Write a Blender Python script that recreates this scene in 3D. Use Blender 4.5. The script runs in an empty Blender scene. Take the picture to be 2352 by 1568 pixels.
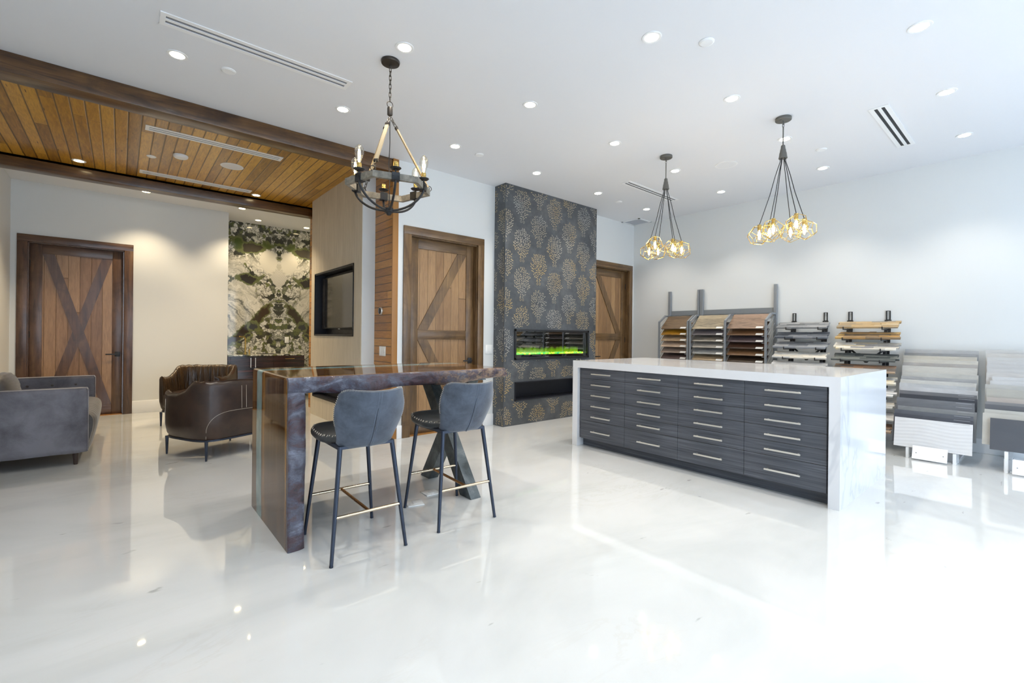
import bpy, bmesh, math, random
from mathutils import Vector, Matrix, noise as mn
random.seed(7)
sc = bpy.context.scene
COL = sc.collection
PI = math.pi

# ------------------------------------------------------------------ camera
F_PX, CY, CAM_H = 1053.6, 771.0, 1.2
yaw, roll = math.radians(49.54), math.radians(0.62)
fw = Vector((math.cos(yaw), math.sin(yaw), 0)); rt = Vector((math.sin(yaw), -math.cos(yaw), 0)); up = Vector((0, 0, 1))
cr = math.cos(roll) * rt + math.sin(roll) * up
cu = -math.sin(roll) * rt + math.cos(roll) * up
cam = bpy.data.objects.new('camera', bpy.data.cameras.new('camera')); COL.objects.link(cam)
M = Matrix((cr, cu, -fw)).transposed().to_4x4(); M.translation = (0, 0, CAM_H)
cam.matrix_world = M
cam.data.sensor_width = 36.0
cam.data.lens = 36.0 * F_PX / 2352.0
cam.data.shift_y = -(784.0 - CY) / 2352.0
cam.data.clip_start = 0.05; cam.data.clip_end = 200
sc.camera = cam

# ------------------------------------------------------------------ world, exposure
SKY, WINDOW_P, DOWN_P = 2.0, 205.0, 31.0
w = bpy.data.worlds.new('world'); sc.world = w; w.use_nodes = True
wb = w.node_tree.nodes['Background']; wb.inputs[0].default_value = (0.72, 0.85, 1.0, 1); wb.inputs[1].default_value = SKY
sc.view_settings.view_transform = 'Standard'; sc.view_settings.look = 'None'
sc.view_settings.gamma = 1.0; sc.view_settings.exposure = 0.68; sc.view_settings.use_curve_mapping = False
try:
    sc.cycles.max_bounces = 10; sc.cycles.diffuse_bounces = 6; sc.cycles.glossy_bounces = 5
    sc.cycles.sample_clamp_indirect = 6.0
except Exception: pass

def light(name, kind, loc, power, color, rot=(0, 0, 0), **kw):
    d = bpy.data.lights.new(name, kind); d.energy = power; d.color = color
    for k, v in kw.items(): setattr(d, k, v)
    o = bpy.data.objects.new(name, d); o.location = loc; o.rotation_euler = rot; COL.objects.link(o)
    return o
# daylight entering by the tall shop windows in the street wall behind the camera (one lamp per window opening)
FRONT_Y = -2.6
WINS = [(-0.9, 1.5), (1.7, 4.1), (4.3, 6.8)]
for a, b in WINS:
    light('window_daylight', 'AREA', ((a + b) / 2, FRONT_Y + 0.02, 1.55), WINDOW_P, (0.68, 0.82, 1.0), (-PI / 2, 0, 0), shape='RECTANGLE', size=b - a - 0.1, size_y=2.6)

# ------------------------------------------------------------------ mesh helpers
class MB:
    def __init__(s): s.bm = bmesh.new()
    def box(s, x0, y0, z0, x1, y1, z1, bev=0.0, seg=2, mat=None):
        r = bmesh.ops.create_cube(s.bm, size=1.0)
        vs = r['verts']
        for v in vs:
            v.co = Vector(((x0 + x1) / 2 + v.co.x * (x1 - x0), (y0 + y1) / 2 + v.co.y * (y1 - y0), (z0 + z1) / 2 + v.co.z * (z1 - z0)))
            if mat: v.co = mat @ v.co
        if bev > 0:
            es = list({e for v in vs for e in v.link_edges})
            bmesh.ops.bevel(s.bm, geom=es, offset=bev, segments=seg, profile=0.5, affect='EDGES')
        return s
    def tube(s, pts, r, n=10, caps=True, closed=False):
        pts = [Vector(p) for p in pts]; rings = []
        rr = r if isinstance(r, (list, tuple)) else [r] * len(pts)
        N = len(pts); prev = None
        for i, p in enumerate(pts):
            if closed: t = (pts[(i + 1) % N] - pts[i - 1])
            else: t = (pts[min(i + 1, N - 1)] - pts[max(i - 1, 0)])
            t.normalize()
            if prev is None:
                a = t.orthogonal().normalized()
            else:
                a = (prev - t * prev.dot(t)).normalized()
            prev = a; b = t.cross(a)
            rings.append([s.bm.verts.new(p + (a * math.cos(2 * PI * k / n) + b * math.sin(2 * PI * k / n)) * rr[i]) for k in range(n)])
        for i in range(N if closed else N - 1):
            A, B = rings[i], rings[(i + 1) % N]
            for k in range(n): s.bm.faces.new((A[k], A[(k + 1) % n], B[(k + 1) % n], B[k]))
        if caps and not closed:
            s.bm.faces.new(rings[0][::-1]); s.bm.faces.new(rings[-1])
        return s
    def lathe(s, prof, c=(0, 0, 0), n=24, axis=2):
        rings = []
        def P(r, z, k):
            a = 2 * PI * k / n
            v = [r * math.cos(a), r * math.sin(a), z]
            if axis == 0: v = [z, v[0], v[1]]
            if axis == 1: v = [v[0], z, v[1]]
            return Vector(v) + Vector(c)
        for r, z in prof:
            rings.append([s.bm.verts.new(P(max(r, 1e-5), z, k)) for k in range(n)])
        for A, B in zip(rings, rings[1:]):
            for k in range(n): s.bm.faces.new((A[k], A[(k + 1) % n], B[(k + 1) % n], B[k]))
        s.bm.faces.new(rings[0][::-1]); s.bm.faces.new(rings[-1])
        return s
    def grid(s, fn, nu, nv, flip=False, cu=False):
        V = [[s.bm.verts.new(fn(i / nu, j / nv)) for j in range(nv + 1)] for i in range(nu if cu else nu + 1)]
        for i in range(nu):
            for j in range(nv):
                i2 = (i + 1) % len(V)
                f = (V[i][j], V[i2][j], V[i2][j + 1], V[i][j + 1])
                s.bm.faces.new(f[::-1] if flip else f)
        return V
    def prism(s, poly, ax, a0, a1):
        def P(p, a):
            if ax == 'x': return Vector((a, p[0], p[1]))
            if ax == 'y': return Vector((p[0], a, p[1]))
            return Vector((p[0], p[1], a))
        A = [s.bm.verts.new(P(p, a0)) for p in poly]; B = [s.bm.verts.new(P(p, a1)) for p in poly]
        n = len(poly)
        for k in range(n): s.bm.faces.new((A[k], A[(k + 1) % n], B[(k + 1) % n], B[k]))
        s.bm.faces.new(A[::-1]); s.bm.faces.new(B)
        return s
    def bar(s, p, q, wd, th, upv=(0, 0, 1)):
        p, q = Vector(p), Vector(q); t = (q - p).normalized(); a = t.cross(Vector(upv)).normalized(); b = a.cross(t)
        m = Matrix((a, t, b)).transposed().to_4x4(); m.translation = (p + q) / 2
        L = (q - p).length
        return s.box(-wd / 2, -L / 2, -th / 2, wd / 2, L / 2, th / 2, mat=m)
    def build(s, name, mat, parent=None, world=False, smooth=True, angle=35, recalc=True):
        bm = s.bm
        if recalc: bmesh.ops.recalc_face_normals(bm, faces=bm.faces)
        me = bpy.data.meshes.new(name); bm.to_mesh(me); bm.free()
        o = bpy.data.objects.new(name, me); COL.objects.link(o)
        if parent is not None:
            o.parent = parent
            if world: me.transform(Matrix.Translation(-world_loc(parent)))
        me.materials.append(mat)
        if smooth:
            me.polygons.foreach_set('use_smooth', [True] * len(me.polygons))
            me.set_sharp_from_angle(angle=math.radians(angle))
        return o
def world_loc(o):
    v = Vector(o.location); p = o.parent
    while p is not None: v = v + Vector(p.location); p = p.parent
    return v
def tag(o, label=None, cat=None, group=None, kind=None):
    if label: o['label'] = label
    if cat: o['category'] = cat
    if group: o['group'] = group
    if kind: o['kind'] = kind
    return o
def thing(name, label, cat, loc=(0, 0, 0), rz=0.0, group=None, kind=None):
    o = bpy.data.objects.new(name, None); COL.objects.link(o); o.location = loc; o.rotation_euler = (0, 0, rz)
    o.empty_display_size = 0.1
    return tag(o, label, cat, group, kind)
def kids(o): return [c for c in COL.objects if c.parent == o]
def copy_tree(o, loc=None, rz=None, label=None, group=None, parent=None):
    c = o.copy(); COL.objects.link(c); c.parent = parent
    if loc is not None: c.location = loc
    if rz is not None: c.rotation_euler = (0, 0, rz)
    if label: c['label'] = label
    if group: c['group'] = group
    for k in kids(o): copy_tree(k, parent=c)
    return c
def sstep(a, b, x):
    t = max(0.0, min(1.0, (x - a) / (b - a))); return t * t * (3 - 2 * t)

# ------------------------------------------------------------------ material helpers
class G:
    def __init__(s, name, rough=0.5, metal=0.0, spec=0.5, coat=0.0, coat_rough=0.05, color=(0.8, 0.8, 0.8)):
        s.mat = bpy.data.materials.new(name); s.mat.use_nodes = True
        s.nt = s.mat.node_tree; s.N = s.nt.nodes; s.L = s.nt.links
        s.b = s.N['Principled BSDF']
        s.set('Roughness', rough); s.set('Metallic', metal); s.set('Specular IOR Level', spec)
        s.set('Coat Weight', coat); s.set('Coat Roughness', coat_rough); s.set('Base Color', color)
        s.geo = None; s.tc = None
    def set(s, k, v):
        inp = s.b.inputs[k]
        if isinstance(v, bpy.types.NodeSocket): s.L.new(v, inp)
        elif isinstance(v, (tuple, list)): inp.default_value = (*v[:3], 1.0)
        else: inp.default_value = v
        return s
    def pos(s):
        if s.geo is None: s.geo = s.N.new('ShaderNodeNewGeometry')
        return s.geo.outputs['Position']
    def objc(s):
        if s.tc is None: s.tc = s.N.new('ShaderNodeTexCoord')
        return s.tc.outputs['Object']
    def rnd(s):
        return s.N.new('ShaderNodeObjectInfo').outputs['Random']
    def xyz(s, v):
        n = s.N.new('ShaderNodeSeparateXYZ'); s.L.new(v, n.inputs[0]); return n.outputs[0], n.outputs[1], n.outputs[2]
    def comb(s, x, y, z):
        n = s.N.new('ShaderNodeCombineXYZ')
        for i, v in enumerate((x, y, z)):
            if isinstance(v, bpy.types.NodeSocket): s.L.new(v, n.inputs[i])
            else: n.inputs[i].default_value = v
        return n.outputs[0]
    def m(s, op, a, b=None, c=None, clamp=False):
        n = s.N.new('ShaderNodeMath'); n.operation = op; n.use_clamp = clamp
        for i, v in enumerate((a, b, c)):
            if v is None: continue
            if isinstance(v, bpy.types.NodeSocket): s.L.new(v, n.inputs[i])
            else: n.inputs[i].default_value = v
        return n.outputs[0]
    def vscale(s, v, sx, sy, sz, off=(0, 0, 0)):
        n = s.N.new('ShaderNodeMapping'); s.L.new(v, n.inputs[0]); n.inputs['Scale'].default_value = (sx, sy, sz); n.inputs['Location'].default_value = off
        return n.outputs[0]
    def noise(s, v, scale, detail=4, rough=0.5, dist=0.0, out=0):
        n = s.N.new('ShaderNodeTexNoise'); s.L.new(v, n.inputs['Vector'])
        n.inputs['Scale'].default_value = scale; n.inputs['Detail'].default_value = detail; n.inputs['Roughness'].default_value = rough; n.inputs['Distortion'].default_value = dist
        return n.outputs[out]
    def vor(s, v, scale, feature='F1', out=0, rand=1.0):
        n = s.N.new('ShaderNodeTexVoronoi'); n.feature = feature; s.L.new(v, n.inputs['Vector']); n.inputs['Scale'].default_value = scale; n.inputs['Randomness'].default_value = rand
        return n.outputs[out]
    def white(s, v):
        n = s.N.new('ShaderNodeTexWhiteNoise'); n.noise_dimensions = '3D'; s.L.new(v, n.inputs['Vector']); return n.outputs['Value']
    def ramp(s, f, stops, interp='LINEAR'):
        n = s.N.new('ShaderNodeValToRGB'); s.L.new(f, n.inputs[0]); cr_ = n.color_ramp; cr_.interpolation = interp
        while len(cr_.elements) < len(stops): cr_.elements.new(0.5)
        for e, (p, c) in zip(cr_.elements, stops):
            e.position = p; e.color = (*c, 1) if len(c) == 3 else c
        return n.outputs[0]
    def fr(s, f, a, b, lo=0.0, hi=1.0):   # map range, smooth
        n = s.N.new('ShaderNodeMapRange'); n.interpolation_type = 'SMOOTHSTEP'; s.L.new(f, n.inputs[0])
        n.inputs[1].default_value = a; n.inputs[2].default_value = b; n.inputs[3].default_value = lo; n.inputs[4].default_value = hi
        return n.outputs[0]
    def mix(s, f, a, b, blend='MIX'):
        n = s.N.new('ShaderNodeMix'); n.data_type = 'RGBA'; n.blend_type = blend
        for i, v in ((0, f), (6, a), (7, b)):
            if isinstance(v, bpy.types.NodeSocket): s.L.new(v, n.inputs[i])
            elif isinstance(v, (tuple, list)): n.inputs[i].default_value = (*v[:3], 1)
            else: n.inputs[i].default_value = v
        return n.outputs[2]
    def bump(s, h, strength=0.3, dist=0.01):
        n = s.N.new('ShaderNodeBump'); s.L.new(h, n.inputs['Height']); n.inputs['Strength'].default_value = strength; n.inputs['Distance'].default_value = dist
        s.L.new(n.outputs[0], s.b.inputs['Normal']); return s
    def emit(s, col, st):
        s.set('Emission Color', col); s.set('Emission Strength', st); return s

def plain(name, col, rough=0.5, metal=0.0, **kw):
    g = G(name, rough, metal, color=col, **kw)
    n = g.noise(g.objc(), 35, 3); g.set('Roughness', g.fr(n, 0.2, 0.8, max(0.02, rough - 0.04), min(1, rough + 0.04)))
    return g.mat

MAT = {}
MAT['wall'] = plain('wall_paint', (0.68, 0.695, 0.69), 0.55)
MAT['ceil'] = plain('ceiling_paint', (0.74, 0.755, 0.785), 0.7)
MAT['trimwhite'] = plain('white_trim', (0.82, 0.83, 0.84), 0.35)
MAT['plastic'] = plain('white_plastic', (0.85, 0.85, 0.83), 0.3)
MAT['black'] = plain('black_metal', (0.018, 0.019, 0.022), 0.42, 0.2)
MAT['blackgloss'] = plain('black_gloss', (0.01, 0.01, 0.012), 0.08)
MAT['niche'] = plain('niche_black', (0.012, 0.014, 0.022), 0.45)
MAT['steel'] = plain('brushed_steel', (0.72, 0.70, 0.66), 0.38, 0.85)
MAT['brass'] = plain('warm_brass', (0.62, 0.43, 0.14), 0.25, 1.0)
MAT['bronze'] = plain('pale_bronze', (0.55, 0.46, 0.34), 0.25, 1.0)
MAT['copper'] = plain('copper_tube', (0.42, 0.22, 0.09), 0.3, 1.0)
MAT['greymetal'] = plain('grey_powder_metal', (0.26, 0.28, 0.30), 0.4, 0.3)
MAT['darkbronze'] = plain('dark_bronze', (0.055, 0.048, 0.042), 0.42, 0.7)
MAT['gunmetal'] = plain('aged_gunmetal', (0.17, 0.165, 0.15), 0.5, 0.6)
MAT['ventdark'] = plain('vent_shadow', (0.03, 0.035, 0.04), 0.7)
MAT['ventgrey'] = plain('vent_slot', (0.25, 0.28, 0.34), 0.5)
MAT['chairleg'] = plain('dark_leg_metal', (0.035, 0.045, 0.07), 0.35, 0.5)

def floor_mat():
    g = G('marbled_epoxy_floor', 0.05, spec=0.55, coat=0.5, coat_rough=0.015)
    p = g.pos()
    a = g.noise(g.vscale(p, 0.55, 1.2, 1), 0.9, 6, 0.55, 0.8)
    b = g.noise(g.vscale(p, 0.9, 2.4, 1, (3, 1, 0)), 1.3, 8, 0.62, 1.6)
    c = g.ramp(a, [(0.3, (0.52, 0.54, 0.54)), (0.5, (0.62, 0.635, 0.635)), (0.7, (0.67, 0.68, 0.685))])
    v = g.m('ABSOLUTE', g.m('SUBTRACT', b, 0.5))
    vein = g.fr(v, 0.0, 0.03, 0.22, 0.0)
    gate = g.fr(g.noise(p, 0.7, 2), 0.50, 0.66)
    c = g.mix(g.m('MULTIPLY', vein, gate), c, (0.50, 0.48, 0.43))
    d = g.noise(g.vscale(p, 2.0, 5.0, 1, (9, 4, 0)), 2.2, 3, 0.5, 0.4)
    sp = g.m('MULTIPLY', g.fr(d, 0.70, 0.76), 0.5)
    c = g.mix(sp, c, (0.22, 0.22, 0.21))
    g.set('Base Color', c); g.set('Roughness', g.fr(b, 0.2, 0.8, 0.03, 0.07))
    g.bump(g.noise(p, 1.6, 3), 0.02, 0.02)
    return g.mat
MAT['floor'] = floor_mat()

def plank_mat(name, run, across, width, pal, seglen=2.2, groove=0.05, rough=0.35, knots=True, coat=0.2, off=0.0, grain=1.0, gdark=0.25):
    """boards running along axis `run`, stacked along `across` (world axes 0/1/2)"""
    g = G(name, rough, coat=coat, coat_rough=0.15)
    ax = g.xyz(g.pos())
    A, R = g.m('ADD', ax[across], 50 + off), ax[run]
    T = g.m('DIVIDE', A, width); idx = g.m('FLOOR', T); fr_ = g.m('SUBTRACT', T, idx)
    r1 = g.white(g.comb(idx, 3.3, 0))
    sl = g.m('FLOOR', g.m('DIVIDE', g.m('ADD', R, g.m('MULTIPLY', r1, 9.0)), seglen))
    r2 = g.white(g.comb(idx, sl, 7.1))
    o = 3 - run - across
    v = [0, 0, 0]; v[run] = g.m('MULTIPLY', R, 1.0); v[across] = g.m('ADD', g.m('MULTIPLY', A, 9.0), g.m('MULTIPLY', r2, 60)); v[o] = g.m('MULTIPLY', ax[o], 3)
    vv = g.comb(*v)
    n1 = g.noise(vv, 2.2 * grain, 6, 0.6, 1.3); n2 = g.noise(vv, 9 * grain, 4, 0.6, 0.4)
    base = g.ramp(g.m('ADD', g.m('MULTIPLY', n1, 0.62), g.m('MULTIPLY', r2, 0.38)), [(0.22, pal[0]), (0.5, pal[1]), (0.78, pal[2])])
    base = g.mix(g.fr(n2, 0.35, 0.75, 0, 0.35), base, tuple(x * 0.55 for x in pal[0]))
    if knots:
        kn = g.vor(g.comb(*[g.m('MULTIPLY', q, k) for q, k in zip(v, [1.0, 1.0, 1.0])]), 1.9)
        base = g.mix(g.fr(kn, 0.10, 0.03), base, tuple(x * 0.35 for x in pal[0]))
    e = g.m('MINIMUM', fr_, g.m('SUBTRACT', 1.0, fr_))
    gr = g.fr(e, 0.0, groove, 1.0, 0.0)
    segf = g.m('FRACT', g.m('DIVIDE', g.m('ADD', R, g.m('MULTIPLY', r1, 9.0)), seglen))
    joint = g.m('MULTIPLY', g.fr(g.m('MINIMUM', segf, g.m('SUBTRACT', 1.0, segf)), 0.0, 0.0022, 1.0, 0.0), 0.7)
    gr2 = g.m('MAXIMUM', gr, joint)
    base = g.mix(g.m('MULTIPLY', gr2, 0.85), base, tuple(x * gdark for x in pal[0]))
    g.set('Base Color', base)
    g.bump(g.m('ADD', g.m('SUBTRACT', 1.0, gr2), g.m('MULTIPLY', n2, 0.1)), 0.5, 0.006)
    return g.mat
CEDAR = [(0.20, 0.085, 0.008), (0.52, 0.26, 0.024), (0.70, 0.39, 0.055)]
MAT['cedar_ceiling'] = plank_mat('cedar_ceiling_boards', 1, 0, 0.0985, CEDAR, 3.4, 0.10, gdark=0.18, grain=1.2)
MAT['cedar_wall'] = plank_mat('cedar_wall_boards', 1, 2, 0.092, [(0.26, 0.10, 0.016), (0.44, 0.185, 0.03), (0.58, 0.28, 0.06)], 3.0, 0.10, gdark=.18)
MAT['cedar_trim'] = plain('cedar_edge', (0.33, 0.15, 0.035), 0.4)

def wood(name, run, pal, scale=1.0, rough=0.35, coat=0.15, cross=0.0, obj=True, stain=0.5):
    g = G(name, rough, coat=coat, coat_rough=0.12)
    p = g.objc() if obj else g.pos(); ax = list(g.xyz(p)); r = g.rnd()
    v = [g.m('MULTIPLY', a, 1.0 if i == run else 11.0) for i, a in enumerate(ax)]
    v[(run + 1) % 3] = g.m('ADD', v[(run + 1) % 3], g.m('MULTIPLY', r, 40.0))
    vv = g.comb(*v)
    n1 = g.noise(vv, 1.5 * scale, 6, 0.6, 1.5); n2 = g.noise(vv, 7 * scale, 5, 0.65, 0.3)
    big = g.noise(g.vscale(p, 1, 1, 1), 3.2 * scale, 4, 0.6, 0.8)
    c = g.ramp(n1, [(0.3, pal[0]), (0.52, pal[1]), (0.75, pal[2])])
    c = g.mix(g.fr(big, 0.45, 0.7, 0, stain), c, tuple(x * 0.5 for x in pal[0]))
    c = g.mix(g.fr(n2, 0.4, 0.8, 0, 0.4), c, tuple(x * 0.6 for x in pal[0]))
    g.set('Base Color', c); g.bump(g.m('ADD', n2, big), 0.15, 0.004)
    return g.mat
BEAM = [(0.040, 0.019, 0.011), (0.115, 0.055, 0.020), (0.21, 0.105, 0.035)]
MAT['beam'] = wood('dark_beam', 0, BEAM, 1.0, 0.33, 0.3, obj=False)
DOORD = [(0.050, 0.026, 0.020), (0.105, 0.055, 0.034), (0.17, 0.095, 0.05)]
MAT['doorframe_v'] = wood('door_stile_wood', 2, DOORD, 1.0, 0.33, 0.2)
MAT['doorframe_h'] = wood('door_rail_wood', 0, DOORD, 1.0, 0.33, 0.2)
MAT['doorplank'] = plank_mat('door_planks', 2, 0, 0.118, [(0.16, 0.085, 0.045), (0.27, 0.155, 0.085), (0.36, 0.22, 0.12)], 5, 0.03, 0.4, False, 0.1, grain=0.9)
D2 = [(0.075, 0.040, 0.016), (0.15, 0.084, 0.034), (0.23, 0.135, 0.056)]
MAT['door2frame_v'] = wood('door_stile_brown', 2, D2, 1.0, 0.35, 0.15)
MAT['door2frame_h'] = wood('door_rail_brown', 0, D2, 1.0, 0.35, 0.15)
MAT['door2plank'] = plank_mat('brown_door_planks', 2, 0, 0.113, [(0.19, 0.10, 0.042), (0.30, 0.17, 0.075), (0.39, 0.235, 0.11)], 5, 0.03, 0.4, False, 0.1, off=0.03, grain=0.9)

def wallpaper():
    g = G('grasscloth_wallpaper', 0.55); p = g.pos()
    n = g.noise(g.vscale(p, 1, 90, 5), 1.0, 3, 0.7); n2 = g.noise(g.vscale(p, 1, 18, 1.2), 1.0, 3, 0.6)
    c = g.ramp(g.m('ADD', g.m('MULTIPLY', n, 0.6), g.m('MULTIPLY', n2, 0.4)), [(0.3, (0.50, 0.445, 0.35)), (0.7, (0.70, 0.63, 0.51))])
    g.set('Base Color', c); g.bump(n, 0.15, 0.002); return g.mat
MAT['wallpaper'] = wallpaper()

def plaster():
    g = G('dark_grey_plaster', 0.38, spec=0.5); p = g.pos()
    n = g.noise(p, 2.2, 6, 0.6, 0.6); n2 = g.noise(p, 14, 5, 0.7)
    c = g.ramp(g.m('ADD', g.m('MULTIPLY', n, 0.7), g.m('MULTIPLY', n2, 0.3)), [(0.3, (0.038, 0.044, 0.050)), (0.5, (0.072, 0.080, 0.090)), (0.7, (0.135, 0.142, 0.152))])
    g.set('Base Color', c); g.bump(n2, 0.2, 0.003); return g.mat
MAT['plaster'] = plaster()
def stencil():
    g = G('metallic_stencil', 0.42, 0.35); p = g.pos()
    n = g.noise(p, 1.7, 3, 0.5); n2 = g.noise(p, 40, 3, 0.6)
    c = g.ramp(n, [(0.38, (0.36, 0.355, 0.34)), (0.52, (0.42, 0.35, 0.24)), (0.64, (0.50, 0.35, 0.14))])
    c = g.mix(g.fr(n2, 0.56, 0.68, 0, 0.7), c, (0.11, 0.115, 0.12))
    g.set('Base Color', c); return g.mat
MAT['stencil'] = stencil()

def quartz():
    g = G('white_veined_quartz', 0.10, coat=0.2); p = g.pos()
    q = g.vscale(p, 1, 1, 0.55)
    n = g.noise(q, 0.95, 5, 0.55, 0.9)
    v = g.m('ABSOLUTE', g.m('SUBTRACT', n, 0.5)); vein = g.fr(v, 0.0, 0.022, 0.42, 0.0)
    soft = g.fr(v, 0.0, 0.10, 0.10, 0.0)
    gate = g.fr(g.noise(p, 0.8, 1), 0.40, 0.62)
    c = g.mix(g.m('MULTIPLY', g.m('MAXIMUM', vein, soft), gate), (0.74, 0.75, 0.775), (0.42, 0.45, 0.50))
    g.set('Base Color', c); return g.mat
MAT['quartz'] = quartz()

def laminate():
    g = G('charcoal_textured_laminate', 0.42); p = g.pos()
    n = g.noise(g.vscale(p, 4, 1.1, 60), 1.5, 4, 0.65, 0.6); n2 = g.noise(g.vscale(p, 3, 3, 200), 1.0, 2)
    c = g.ramp(n, [(0.3, (0.038, 0.043, 0.055)), (0.55, (0.085, 0.093, 0.112)), (0.75, (0.15, 0.16, 0.185))])
    g.set('Base Color', c); g.bump(g.m('ADD', n, n2), 0.15, 0.002); return g.mat
MAT['laminate'] = laminate()
def ebony():
    g = G('striped_ebony_veneer', 0.18, coat=0.2); p = g.pos()
    n = g.noise(g.vscale(p, 1.0, 1, 26), 1.4, 4, 0.6, 0.4)
    c = g.ramp(n, [(0.35, (0.012, 0.010, 0.013)), (0.55, (0.03, 0.018, 0.02)), (0.7, (0.10, 0.035, 0.03))])
    g.set('Base Color', c); return g.mat
MAT['ebony'] = ebony()

def marble(name='green_white_marble', axis=2.236):
    g = G(name, 0.07, coat=0.2); p = g.pos(); X, Y, Z = g.xyz(p)
    u = g.m('ABSOLUTE', g.m('SUBTRACT', X, axis))
    q = g.comb(u, 0.0, Z)
    wn = g.N.new('ShaderNodeTexNoise'); g.L.new(q, wn.inputs['Vector']); wn.inputs['Scale'].default_value = 4.5; wn.inputs['Detail'].default_value = 9; wn.inputs['Roughness'].default_value = .68
    wv = g.N.new('ShaderNodeVectorMath'); wv.operation = 'MULTIPLY_ADD'; g.L.new(wn.outputs['Color'], wv.inputs[0]); wv.inputs[1].default_value = (0.30, 0, 0.30); g.L.new(q, wv.inputs[2])
    W = wv.outputs[0]; wx, wy, wz = g.xyz(W)
    wx = g.m('SUBTRACT', wx, 0.15); wz = g.m('SUBTRACT', wz, 0.15)
    # swept striation fans: contours of distance to a far point, in cream
    def dist(cx, cz, sx=1.0, sz=1.0):
        return g.m('SQRT', g.m('ADD', g.m('POWER', g.m('MULTIPLY', g.m('SUBTRACT', wx, cx), sx), 2.0), g.m('POWER', g.m('MULTIPLY', g.m('SUBTRACT', wz, cz), sz), 2.0)))
    arc = dist(1.15, 1.15)
    stri = g.noise(g.comb(g.m('MULTIPLY', arc, 20.0), g.m('MULTIPLY', u, 1.2), g.m('MULTIPLY', wz, 1.2)), 1.0, 4, 0.65)
    cream = g.ramp(stri, [(0.38, (0.16, 0.165, 0.15)), (0.47, (0.50, 0.49, 0.43)), (0.60, (0.70, 0.68, 0.61))])
    # brecciated zones: cells of white, green and black
    cell = g.vor(W, 16.0, 'F1', 1); cf = g.xyz(cell)[0]
    edge = g.vor(W, 16.0, 'DISTANCE_TO_EDGE', 0)
    brec = g.ramp(cf, [(0.0, (0.62, 0.61, 0.54)), (0.34, (0.66, 0.65, 0.60)), (0.36, (0.10, 0.12, 0.045)), (0.50, (0.22, 0.24, 0.10)), (0.54, (0.05, 0.055, 0.05)), (0.68, (0.035, 0.038, 0.035)), (0.70, (0.60, 0.60, 0.52)), (1.0, (0.78, 0.76, 0.70))], 'LINEAR')
    brec = g.mix(g.fr(edge, 0.0, 0.10, 0.95, 0.0), brec, (0.05, 0.055, 0.045))
    fine = g.noise(W, 22, 4, 0.6); brec = g.mix(g.fr(fine, 0.56, 0.66, 0, 0.6), brec, (0.10, 0.12, 0.05))
    # where: top band, central column, lower triangle, base band
    top = g.fr(wz, 2.45, 2.62)
    tri = g.fr(g.m('ADD', g.m('MULTIPLY', wx, 1.0), g.m('SUBTRACT', wz, 1.86)), 0.04, -0.04)       # below the dark diagonals
    mid = g.m('MULTIPLY', g.fr(g.m('ABSOLUTE', g.m('SUBTRACT', wz, 2.02)), 0.30, 0.18), g.fr(wx, 0.46, 0.30))
    zone = g.m('MAXIMUM', g.m('MAXIMUM', top, tri), mid)
    zone = g.m('MAXIMUM', zone, g.fr(g.noise(W, 2.3, 3), 0.56, 0.60))
    c = g.mix(zone, cream, brec)
    vn = g.noise(W, 5.0, 6, 0.65, 0.6); c = g.mix(g.fr(g.m('ABSOLUTE', g.m('SUBTRACT', vn, 0.5)), 0.0, 0.022, 1.0, 0.0), c, g.mix(zone, (0.42, 0.41, 0.35), (0.05, 0.055, 0.045)))
    # chevron of grey lines on the axis and pale wings above
    chev = g.m('MULTIPLY', g.fr(g.m('ADD', g.m('MULTIPLY', u, 1.1), g.m('ABSOLUTE', g.m('SUBTRACT', wz, 2.22))), 0.20, 0.17), 1.0)
    cl = g.m('SINE', g.m('MULTIPLY', g.m('ADD', Z, g.m('MULTIPLY', u, -0.9)), 210.0))
    c = g.mix(chev, c, g.ramp(cl, [(0.2, (0.42, 0.41, 0.37)), (0.6, (0.68, 0.66, 0.60))]))
    wing = g.fr(dist(0.17, 2.53, 1.0, 0.8), 0.17, 0.14)
    c = g.mix(wing, c, (0.62, 0.60, 0.53))
    # dark diagonal slabs running down from the axis, dark eyes, green knots
    dl = g.m('ABSOLUTE', g.m('ADD', wx, g.m('SUBTRACT', wz, 1.80)))
    dg = g.m('MULTIPLY', g.fr(dl, 0.10, 0.055), g.fr(wx, 0.10, 0.2))
    c = g.mix(g.m('MULTIPLY', g.fr(dl, 0.125, 0.10), g.fr(wx, 0.08, 0.16)), c, (0.13, 0.15, 0.06))
    c = g.mix(dg, c, (0.045, 0.035, 0.026))
    for (ex, ez, sx, sz, r, col) in ((0.50, 2.17, 0.75, 1.25, 0.115, (0.03, 0.027, 0.026)), (0.47, 2.74, 0.6, 1.3, 0.11, (0.05, 0.045, 0.035)), (0.66, 2.80, 1.2, 0.8, 0.09, (0.08, 0.11, 0.035)), (0.20, 2.83, 0.8, 1.3, 0.07, (0.10, 0.13, 0.045)), (0.42, 1.33, 1, 1, 0.07, (0.04, 0.045, 0.05))):
        dd = dist(ex, ez, sx, sz)
        c = g.mix(g.fr(dd, r + 0.035, r + 0.02), c, (0.13, 0.15, 0.065))
        c = g.mix(g.fr(dd, r, r - 0.02), c, col)
    g.set('Base Color', c); return g.mat
MAT['marble'] = marble()

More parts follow.
